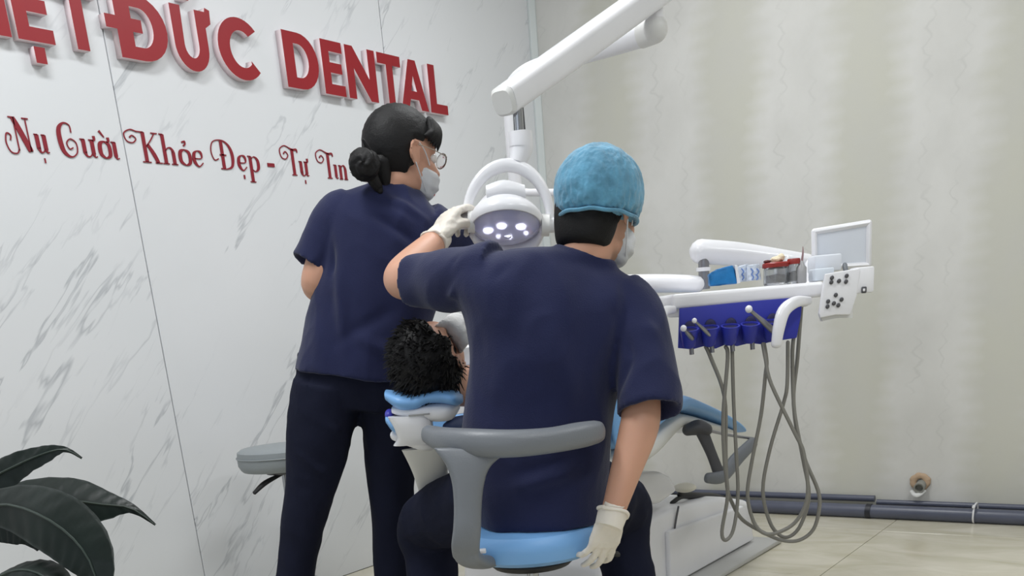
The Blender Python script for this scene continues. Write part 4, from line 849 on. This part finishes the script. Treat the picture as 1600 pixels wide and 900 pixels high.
# head
lc = S(791, 352, 2.60); nrm = V((0, -.36, -.93)).normalized(); sx_ = V((1, 0, -.06)).normalized(); fy_ = nrm.cross(sx_)
LM = Matrix((sx_, fy_, -nrm)).transposed()   # local z = away from lens
bm = B(); lathe(bm, [(.088, -.004), (.093, .004), (.092, .016), (.08, .034), (.066, .05), (.056, .062), (.04, .068), (.01, .07)], lc, 48, LM); obj('lamp_housing', bm, WHITE, lamp, label='white lamp housing')
bm = B(); loft(bm, [(lc+LM @ V((-.045, .035, .055)), LM @ V((0, .035, 0)), LM @ V((0, 0, .02))), (lc+LM @ V((0, .035, .06)), LM @ V((0, .045, 0)), LM @ V((0, 0, .026))), (lc+LM @ V((.05, .035, .055)), LM @ V((0, .035, 0)), LM @ V((0, 0, .02)))], n=20, e=2.6); obj('top_cover', bm, WHITE2, lamp)
bm = B(); lathe(bm, [(.086, -.003), (.08, -.012), (.062, -.022), (.035, -.028), (.01, -.03), (.008, -.027), (.034, -.025), (.06, -.019), (.078, -.009), (.084, -.002)], lc, 48, LM); obj('lens', bm, LENS, lamp, label='tinted clear lens')
bm = B(); lathe(bm, [(.082, .0), (.05, .004), (.01, .006)], lc, 40, LM); obj('reflector', bm, mat('violet_grey_reflector', (150, 148, 180), .3, metal=.4), lamp)
for px_, py_ in ((-.046, -.012), (-.012, .01), (.036, .004), (.01, -.05), (-.02, -.045), (.05, -.03)):
    big = py_ > -.02
    bm = B(); ell(bm, lc+LM @ V((px_, py_, -.006)), (.0125, .0125, .005) if big else (.006, .006, .004), LM, 3); obj('led', bm, LED, lamp)
bm = B()   # white splash rim under the lens
rg = []
for i in range(17):
    a = math.radians(200+150*i/16); rg.append((lc+LM @ V((.093*math.cos(a), .093*math.sin(a), -.008-.018*math.sin(math.pi*i/16))), LM @ V((.007*math.cos(a), .007*math.sin(a), .0)), LM @ V((0, 0, .008+.02*math.sin(math.pi*i/16)))))
loft(bm, rg, n=14, k=1); obj('splash_rim', bm, WHITE, lamp)
bm = B(); tube(bm, [S(806, 330, PD), S(812, 303, PD-.02), S(830, 301, PD-.05), S(858, 301, PD-.1), S(900, 302, PD-.15)], .012, n=12); obj('accessory_bar', bm, WHITE2, lamp)
# ------------------------------------------------------------------ cuspidor / side box standing left of the chair
cb = (-2.28, 2.98)
u = thing('cuspidor_unit', (cb[0], cb[1], 0), 'white cuspidor and water unit behind the seated person, left of the dental chair', 'dental unit')
bm = B(); loft(bm, [(V((cb[0], cb[1], 0)), V((.15, 0, 0)), V((0, .17, 0))), (V((cb[0], cb[1], .1)), V((.13, 0, 0)), V((0, .15, 0))), (V((cb[0], cb[1], .5)), V((.13, 0, 0)), V((0, .16, 0))), (V((cb[0], cb[1], .86)), V((.14, 0, 0)), V((0, .18, 0)))], n=32, e=4.5); obj('cabinet', bm, WHITE2, u, sl=False)
bm = B(); lathe(bm, [(.06, .86), (.10, .88), (.125, .93), (.12, .935), (.09, .9), (.02, .885)], (cb[0]+.0, cb[1]-.05, 0)); obj('bowl', bm, WHITE, u, sl=False)
bm = B(); tube(bm, [V((cb[0]-.06, cb[1]+.08, .86)), V((cb[0]-.06, cb[1]+.08, 1.0)), V((cb[0]-.05, cb[1]+.04, 1.03)), V((cb[0]-.03, cb[1], 1.0))], .008, n=10); obj('spout', bm, CHROME, u, sl=False)
pw_ = SW(lb); bm = B(); box(bm, ((cb[0]+pw_.x)/2, (cb[1]+pw_.y)/2, .76), (abs(cb[0]-pw_.x)+.06, .12, .1), bev=.02); obj('post_bracket', bm, WHITE2, u, sl=False)

# ================================================================== DELIVERY UNIT
TZ = 1.045
du = thing('delivery_unit', SW((.8, 3.25, .9)), 'white instrument delivery unit with royal blue holders right of the seated person', 'dental unit')
bm = B(); box(bm, (.81, 3.25, 1.022), (.47, .32, .045), bev=.012, seg=3); obj('deck', bm, WHITE2, du, label='white tray deck')
bm = B(); box(bm, (.81, 3.25, .99), (.4, .26, .03), bev=.01); obj('deck_underside', bm, OFFW, du)
def strip(pts, r, nm, m_=WHITE, fl=.8):
    bm = B(); tube(bm, pts, r, n=18, flat=fl, up=(0, 1, 0), e=2.6); return obj(nm, bm, m_, du)
strip([S(1264, 470, 3.08), S(1243, 472, 3.02), S(1225, 486, 2.99), S(1217, 512, 2.98), S(1213, 538, 2.98)], [.012, .017, .019, .0175, .015], 'grip_handle')
strip([S(1052, 484, 3.08), S(1038, 487, 3.03), S(1031, 500, 3.0), S(1027, 525, 3.0)], [.012, .015, .016, .015], 'grip_handle')
# holder plate
bm = B()
poly = [(1062, 482), (1120, 476), (1180, 470), (1254, 464), (1252, 492), (1245, 528), (1206, 534), (1190, 538), (1172, 536), (1152, 541), (1135, 538), (1118, 545), (1100, 541), (1082, 546), (1060, 544)]
extrude_poly(bm, [S(x, y, 3.09) for x, y in poly], V((0, .012, 0)), .002); hp = obj('holder_plate', bm, RBLUE, du, ang=30, label='royal blue holder plate')
for i, (x, y) in enumerate(((1077, 520), (1109, 517), (1141, 515), (1172, 512), (1206, 508))):
    c = S(x, y, 3.055); bm = B()
    Mx = Matrix.Rotation(math.radians(14), 3, 'X')
    # open cup
    lathe(bm, [(.014, -.045), (.019, -.04), (.027, .0), (.029, .012), (.024, .012), (.022, .0), (.015, -.03)], c, 28, Mx); k_ = obj('holder_cup', bm, RBLUE, du)
    bm = B(); lathe(bm, [(.012, -.03), (.0225, .004), (.022, .008), (.01, .008)], c, 20, Mx); r = obj('cup_shade_plug', bm, DBLUE, None, loc=worldpos(du)); r.parent = k_; r.location = (0, 0, 0)  # solid dark plug, colour stands in for the shaded cup interior
    bm = B(); ell(bm, S(x+1, y-6, 3.083), (.019, .006, .024)); r = obj('slot_shade_blob', bm, DBLUE, None, loc=worldpos(du)); r.parent = k_; r.location = (0, 0, 0)  # dark blob on the plate, painted shade in place of a hole
    bm = B(); cyl(bm, S(x+3, y+22, 3.06), S(x+4, y+34, 3.06), .007); r = obj('hose_ferrule', bm, STEEL, None, loc=worldpos(du)); r.parent = k_; r.location = (0, 0, 0)
def hp_(a, b, r, lab):
    A_, B_ = S(*a), S(*b); t_ = thing('dental_handpiece', SW(B_), lab, 'handpiece', None)
    bm = B(); tube(bm, [A_, A_.lerp(B_, .3), A_.lerp(B_, .6), B_], [r*.6, r*.7, r, r*1.15], n=14); obj('handle', bm, STEEL, t_)
    bm = B(); ell(bm, A_, (r*1.25, r*1.25, r*1.3)); obj('head', bm, WHITE, t_)
hp_((1170, 483, 2.99), (1208, 516, 3.03), .0085, 'long silver handpiece leaning out of the blue holder beside the white grip')
hp_((1085, 501, 3.0), (1110, 524, 3.04), .006, 'short silver handpiece in the second blue holder from the left')
hp_((1068, 513, 3.0), (1081, 528, 3.04), .0075, 'silver handpiece in the leftmost blue holder')
# control panel
kp = [(1290, 428), (1343, 419), (1345, 424), (1339, 462), (1329, 492), (1306, 492), (1282, 497), (1280, 490)]
bm = B(); extrude_poly(bm, [S(x, y, 3.02) for x, y in kp], V((0, .014, 0)), .003); cp = obj('control_panel', bm, WHITE, du, ang=30, label='white keypad with dark buttons')
bm = B(); extrude_poly(bm, [S(x+3, y+5, 3.035) for x, y in kp[4:]+[(1290, 470), (1330, 465)]][::1], V((0, .02, 0)), 0); obj('panel_back', bm, OFFW, du)
for x, y in ((1300, 434), (1299, 441), (1311, 439), (1323, 431), (1322, 440), (1306, 461), (1294, 471), (1293, 479), (1303, 474), (1315, 468), (1310, 477)):
    bm = B(); q = S(x, y, 3.017); ell(bm, q, (.0062, .003, .0068), Matrix.Rotation(.5, 3, 'Y'), 2); r = obj('button', bm, DGREY, None, loc=worldpos(du)); r.parent = cp; r.location = (0, 0, 0)
bm = B(); box(bm, S(1346, 438, 3.1), (.058, .06, .075), bev=.006); sb = obj('side_box', bm, WHITE2, du)
bm = B(); q = S(1350, 453, 3.066); box(bm, q, (.016, .006, .019), bev=.003); r = obj('switch', bm, DGREY, None, loc=worldpos(du)); r.parent = sb; r.location = (0, 0, 0)
bm = B(); q = S(1350, 453, 3.061); box(bm, q, (.007, .004, .008), bev=.0015); r = obj('switch_light', bm, WHITE, None, loc=worldpos(du)); r.parent = sb; r.location = (0, 0, 0)
# film viewer
fv = [(1272, 362), (1358, 348), (1357, 414), (1273, 419)]
D9 = 3.3
Q = [S(x, y, D9) for x, y in fv]; cen = sum(Q, V())/4
v_ = thing('film_viewer', SW((cen.x, D9, 1.045)), 'white framed x-ray film viewer standing at right end of the tray deck', 'viewer')
bm = B()
for a_, b_ in zip(Q, Q[1:]+Q[:1]): tube(bm, [a_, b_], .0085, n=10, k=1, e=3)
obj('frame', bm, WHITE, v_)
bm = B(); extrude_poly(bm, [q*1.0 for q in Q], V((0, .008, 0)), 0); obj('diffuser', bm, mat('viewer_diffuser', (214, 219, 228), .35), v_, smooth=False)
bm = B(); box(bm, S(1288, 412, 3.24), (.085, .08, .05), bev=.006); obj('viewer_base', bm, mat('pale_blue_white', (222, 226, 234), .4), v_)
bm = B(); tube(bm, [S(1320, 414, 3.28), S(1322, 425, 3.26)], .008, n=10); obj('viewer_hinge', bm, GREYP, v_)
# things on the deck
DK = 3.16
def onz(x, d): q = S(x, 430, d); return V((q.x, d, TZ))
q = onz(1129, DK)
t = thing('blue_pouch', SW(q), 'blue pouch standing at the left end of the tray deck', 'pouch')
bm = B(); extrude_poly(bm, [S(1110, 447, DK), S(1108, 428, DK), S(1122, 421, DK), S(1146, 414, DK), S(1153, 443, DK)], V((0, .03, 0)), .004); bmesh.ops.subdivide_edges(bm, edges=bm.edges, cuts=2); cloth(bm, .003, (50, 50, 50)); obj('wrap', bm, mat('bright_blue_film', (22, 122, 190), .4, bump=.4, bscale=50, var=.15, vscale=40), t)
bm = B(); extrude_poly(bm, [S(1148, 414, DK-.001), S(1152, 414, DK-.001), S(1157, 442, DK-.001), S(1152, 443, DK-.001)], V((0, .032, 0)), .001); obj('pale_edge', bm, WHITE, t)
PK = mat('printed_film_packet', (205, 214, 228), .25, var=.35, vscale=70, detail=1)
PKB = mat('packet_blue_print', (110, 140, 200), .4)
for i, (a_, b_, dd, lab) in enumerate(((1153, 1172, .02, 'clear printed packet next to the blue pouch'), (1168, 1190, 0, 'clear printed packet next to the red lidded jar'))):
    d_ = DK+dd; q = onz((a_+b_)/2, d_)
    bm = B(); extrude_poly(bm, [S(a_, 441-i*2, d_), S(a_+1, 416-i*2, d_), S(b_-3, 412, d_), S(b_, 439-i*2, d_)], V((0, .02, 0)), .003); t = thing('instrument_packet', SW(q), lab, 'packet', None)
    obj('film', bm, PK, t)
    for k_ in range(4):
        x = a_+5+(k_ % 2)*8+random.random()*2; y = 420+(k_//2)*9; bm = B(); tube(bm, [S(x, y, d_-.001), S(x+3, y+4, d_-.002), S(x+1, y+8, d_-.001)], .002, n=6); obj('print_mark', bm, PKB, t)
def jar(x, ybase, ytop, r, d, lab, lidcol=(150, 48, 44)):
    q = onz(x, d); h = S(x, ytop, d).z-TZ
    t = thing('glass_jar', SW(q), lab, 'jar', None)
    bm = B(); lathe(bm, [(r*.94, 0), (r, .006), (r, h*.72), (r*.9, h*.78), (r*.86, h*.78), (r*.86, .008), (r*.5, .006)], q, 28); obj('glass', bm, mat('clear_glass', (235, 238, 240), .05, trans=.9), t)
    bm = B(); lathe(bm, [(r*.8, .01), (r*.8, h*.45), (r*.3, h*.5)], q, 20); cloth(bm, .002, (90, 90, 90)); obj('contents', bm, mat('grey_contents', (120, 112, 110), .5, var=.4, vscale=90), t)
    bm = B(); lathe(bm, [(r*1.06, h*.78), (r*1.1, h*.82), (r*1.1, h*.95), (r*1.0, h), (r*.3, h*1.0)], q, 28); obj('lid', bm, mat('brick_red_lid', lidcol, .4), t)
    return q, h
q, h = jar(1212, 438, 410, .037, DK+.0, 'glass jar with brick red lid in the middle of the tray deck')
jar(1240, 436, 404, .018, DK-.01, 'small glass jar with red lid behind the grey bottle')
q = onz(1206, DK); t = thing('cotton_ball', SW(q+V((.0, 0, h))), 'cream cotton tuft lying on top of the red lidded jar', 'cotton')
bm = B(); ell(bm, q+V((.012, 0, h+.008)), (.017, .015, .01)); ell(bm, q+V((.028, 0, h+.013)), (.012, .012, .012)); bm = remesh(bm, .003, 1); cloth(bm, .002, (90, 90, 90)); obj('tuft', bm, mat('cream_cotton', (232, 218, 190), .9, bump=.5), t)
bm = B(); ell(bm, q+V((-.016, -.005, h+.004)), (.012, .01, .005)); obj('dark_swab', bm, mat('dark_red_swab', (84, 34, 32), .6), t)
q = onz(1252, DK-.02); t = thing('steel_bottle', SW(q), 'small grey bottle with a needle tip near the film viewer', 'bottle')
bm = B(); lathe(bm, [(.014, 0), (.016, .004), (.016, .045), (.008, .055), (.006, .062), (.003, .066)], q, 24); obj('bottle_body', bm, mat('frosted_grey', (176, 176, 178), .35, trans=.2), t)
bm = B(); tube(bm, [q+V((0, 0, .055)), q+V((.004, 0, .085)), q+V((.004, 0, .105))], [.004, .003, .001], n=8); obj('needle', bm, mat('pinkish_needle', (150, 120, 124), .4), t)
q = onz(1226, DK+.06); t = thing('cotton_roll_box', SW(q), 'small white dispenser box behind the red lidded jar', 'box')
bm = B(); box(bm, q+V((0, 0, .034)), (.06, .04, .066), bev=.006); obj('case', bm, WHITE, t); bm = B(); ell(bm, q+V((.01, 0, .074)), (.007, .007, .012)); obj('knob', bm, WHITE, t)
q = onz(1283, DK+.0); bm = B(); box(bm, q+V((0, 0, .02)), (.06, .07, .036), bev=.005)
bx = obj('tissue_tray', bm, mat('pale_blue_white2', (216, 224, 234), .4), None, loc=SW(q)); tag(bx, 'pale blue white open box just left of the keypad on the tray deck', 'box')
# support arms
ar = thing('unit_arm', SW((S(1098, 430, 3.4).x, 3.4, .95)), 'white jointed support arm carrying the delivery unit', 'arm')
bm = B(); tube(bm, [S(870, 448, 3.62), S(960, 444, 3.52), S(1040, 443, 3.46), S(1090, 444, 3.42)], [.028, .030, .030, .027], n=22); obj('lower_arm', bm, WHITE, ar)
bm = B(); cyl(bm, S(1101, 452, 3.42), S(1099, 405, 3.42), .018); obj('pivot_post', bm, STEEL, ar)
bm = B(); cyl(bm, S(1099, 424, 3.42), S(1099, 418, 3.42), .024); obj('pivot_collar', bm, WHITE, ar)
bm = B(); tube(bm, [S(1094, 393, 3.43), S(1150, 397, 3.44), S(1220, 405, 3.45), S(1262, 409, 3.46)], [.037, .036, .03, .024], n=24, e=2.4); obj('upper_arm', bm, WHITE, ar)
bm = B(); tube(bm, [S(1262, 409, 3.46), S(1268, 430, 3.4), S(1262, 455, 3.35)], [.022, .022, .02], n=18); obj('drop_link', bm, WHITE, ar)
bm = B(); cyl(bm, S(872, 448, 3.62), S(872, 452, 3.62)+V((0, 0, -.15)), .035); tube(bm, [S(872, 460, 3.62), V((lb.x+.0, PD+.0, .86))], .03, n=16); obj('column_link', bm, WHITE2, ar)
# hoses
def hose(name, pts, lab, d0=3.07):
    n = len(pts); bm = B()
    tube(bm, [S(x, y, d0+dd) for x, y, dd in pts], .0062, n=8, k=5); o = obj(name, bm, HOSE, None, loc=SW(S(pts[0][0], pts[0][1], d0)))
    return tag(o, lab, 'hose', 'instrument hoses under the delivery unit')
hose('instrument_hose', [(1103, 542, 0), (1111, 560, 0), (1132, 620, 0), (1134, 702, .01), (1136, 760, .02), (1145, 788, .03), (1160, 812, .04), (1189, 830, .04), (1221, 844, .03), (1249, 844, .02), (1271, 827, .01), (1280, 795, .0), (1278, 766, 0), (1256, 713, .01), (1242, 652, .02), (1238, 560, .03), (1241, 520, .04), (1246, 480, .06)], 'grey hose looping widest and farthest right below the blue holders')
hose('instrument_hose', [(1134, 542, 0), (1137, 560, 0), (1130, 650, -.01), (1132, 720, -.01), (1137, 773, -.01), (1128, 830, -.01), (1134, 844, -.01), (1146, 827, 0), (1153, 773, .01), (1150, 702, .01), (1146, 620, .01), (1144, 540, 0)], 'grey hose in a narrow loop, leftmost loop of the hoses')
hose('instrument_hose', [(1194, 538, 0), (1198, 565, 0), (1196, 585, .0), (1189, 649, .01), (1175, 720, .02), (1168, 773, .02), (1178, 816, .02), (1196, 834, .01), (1221, 830, .0), (1246, 812, -.01), (1262, 773, -.02), (1256, 709, -.02), (1242, 677, -.02), (1205, 600, -.02), (1196, 560, -.01), (1192, 538, 0)], 'grey hose crossing itself below the white grip')
hose('instrument_hose', [(1231, 535, .02), (1230, 600, .02), (1224, 631, .03), (1203, 702, .04), (1192, 766, .04), (1203, 816, .05), (1221, 838, .05), (1238, 836, .05), (1253, 816, .04), (1264, 773, .04), (1254, 713, .04), (1240, 631, .05), (1246, 560, .06), (1252, 480, .07)], 'grey hose in a long loop right of centre under the unit')
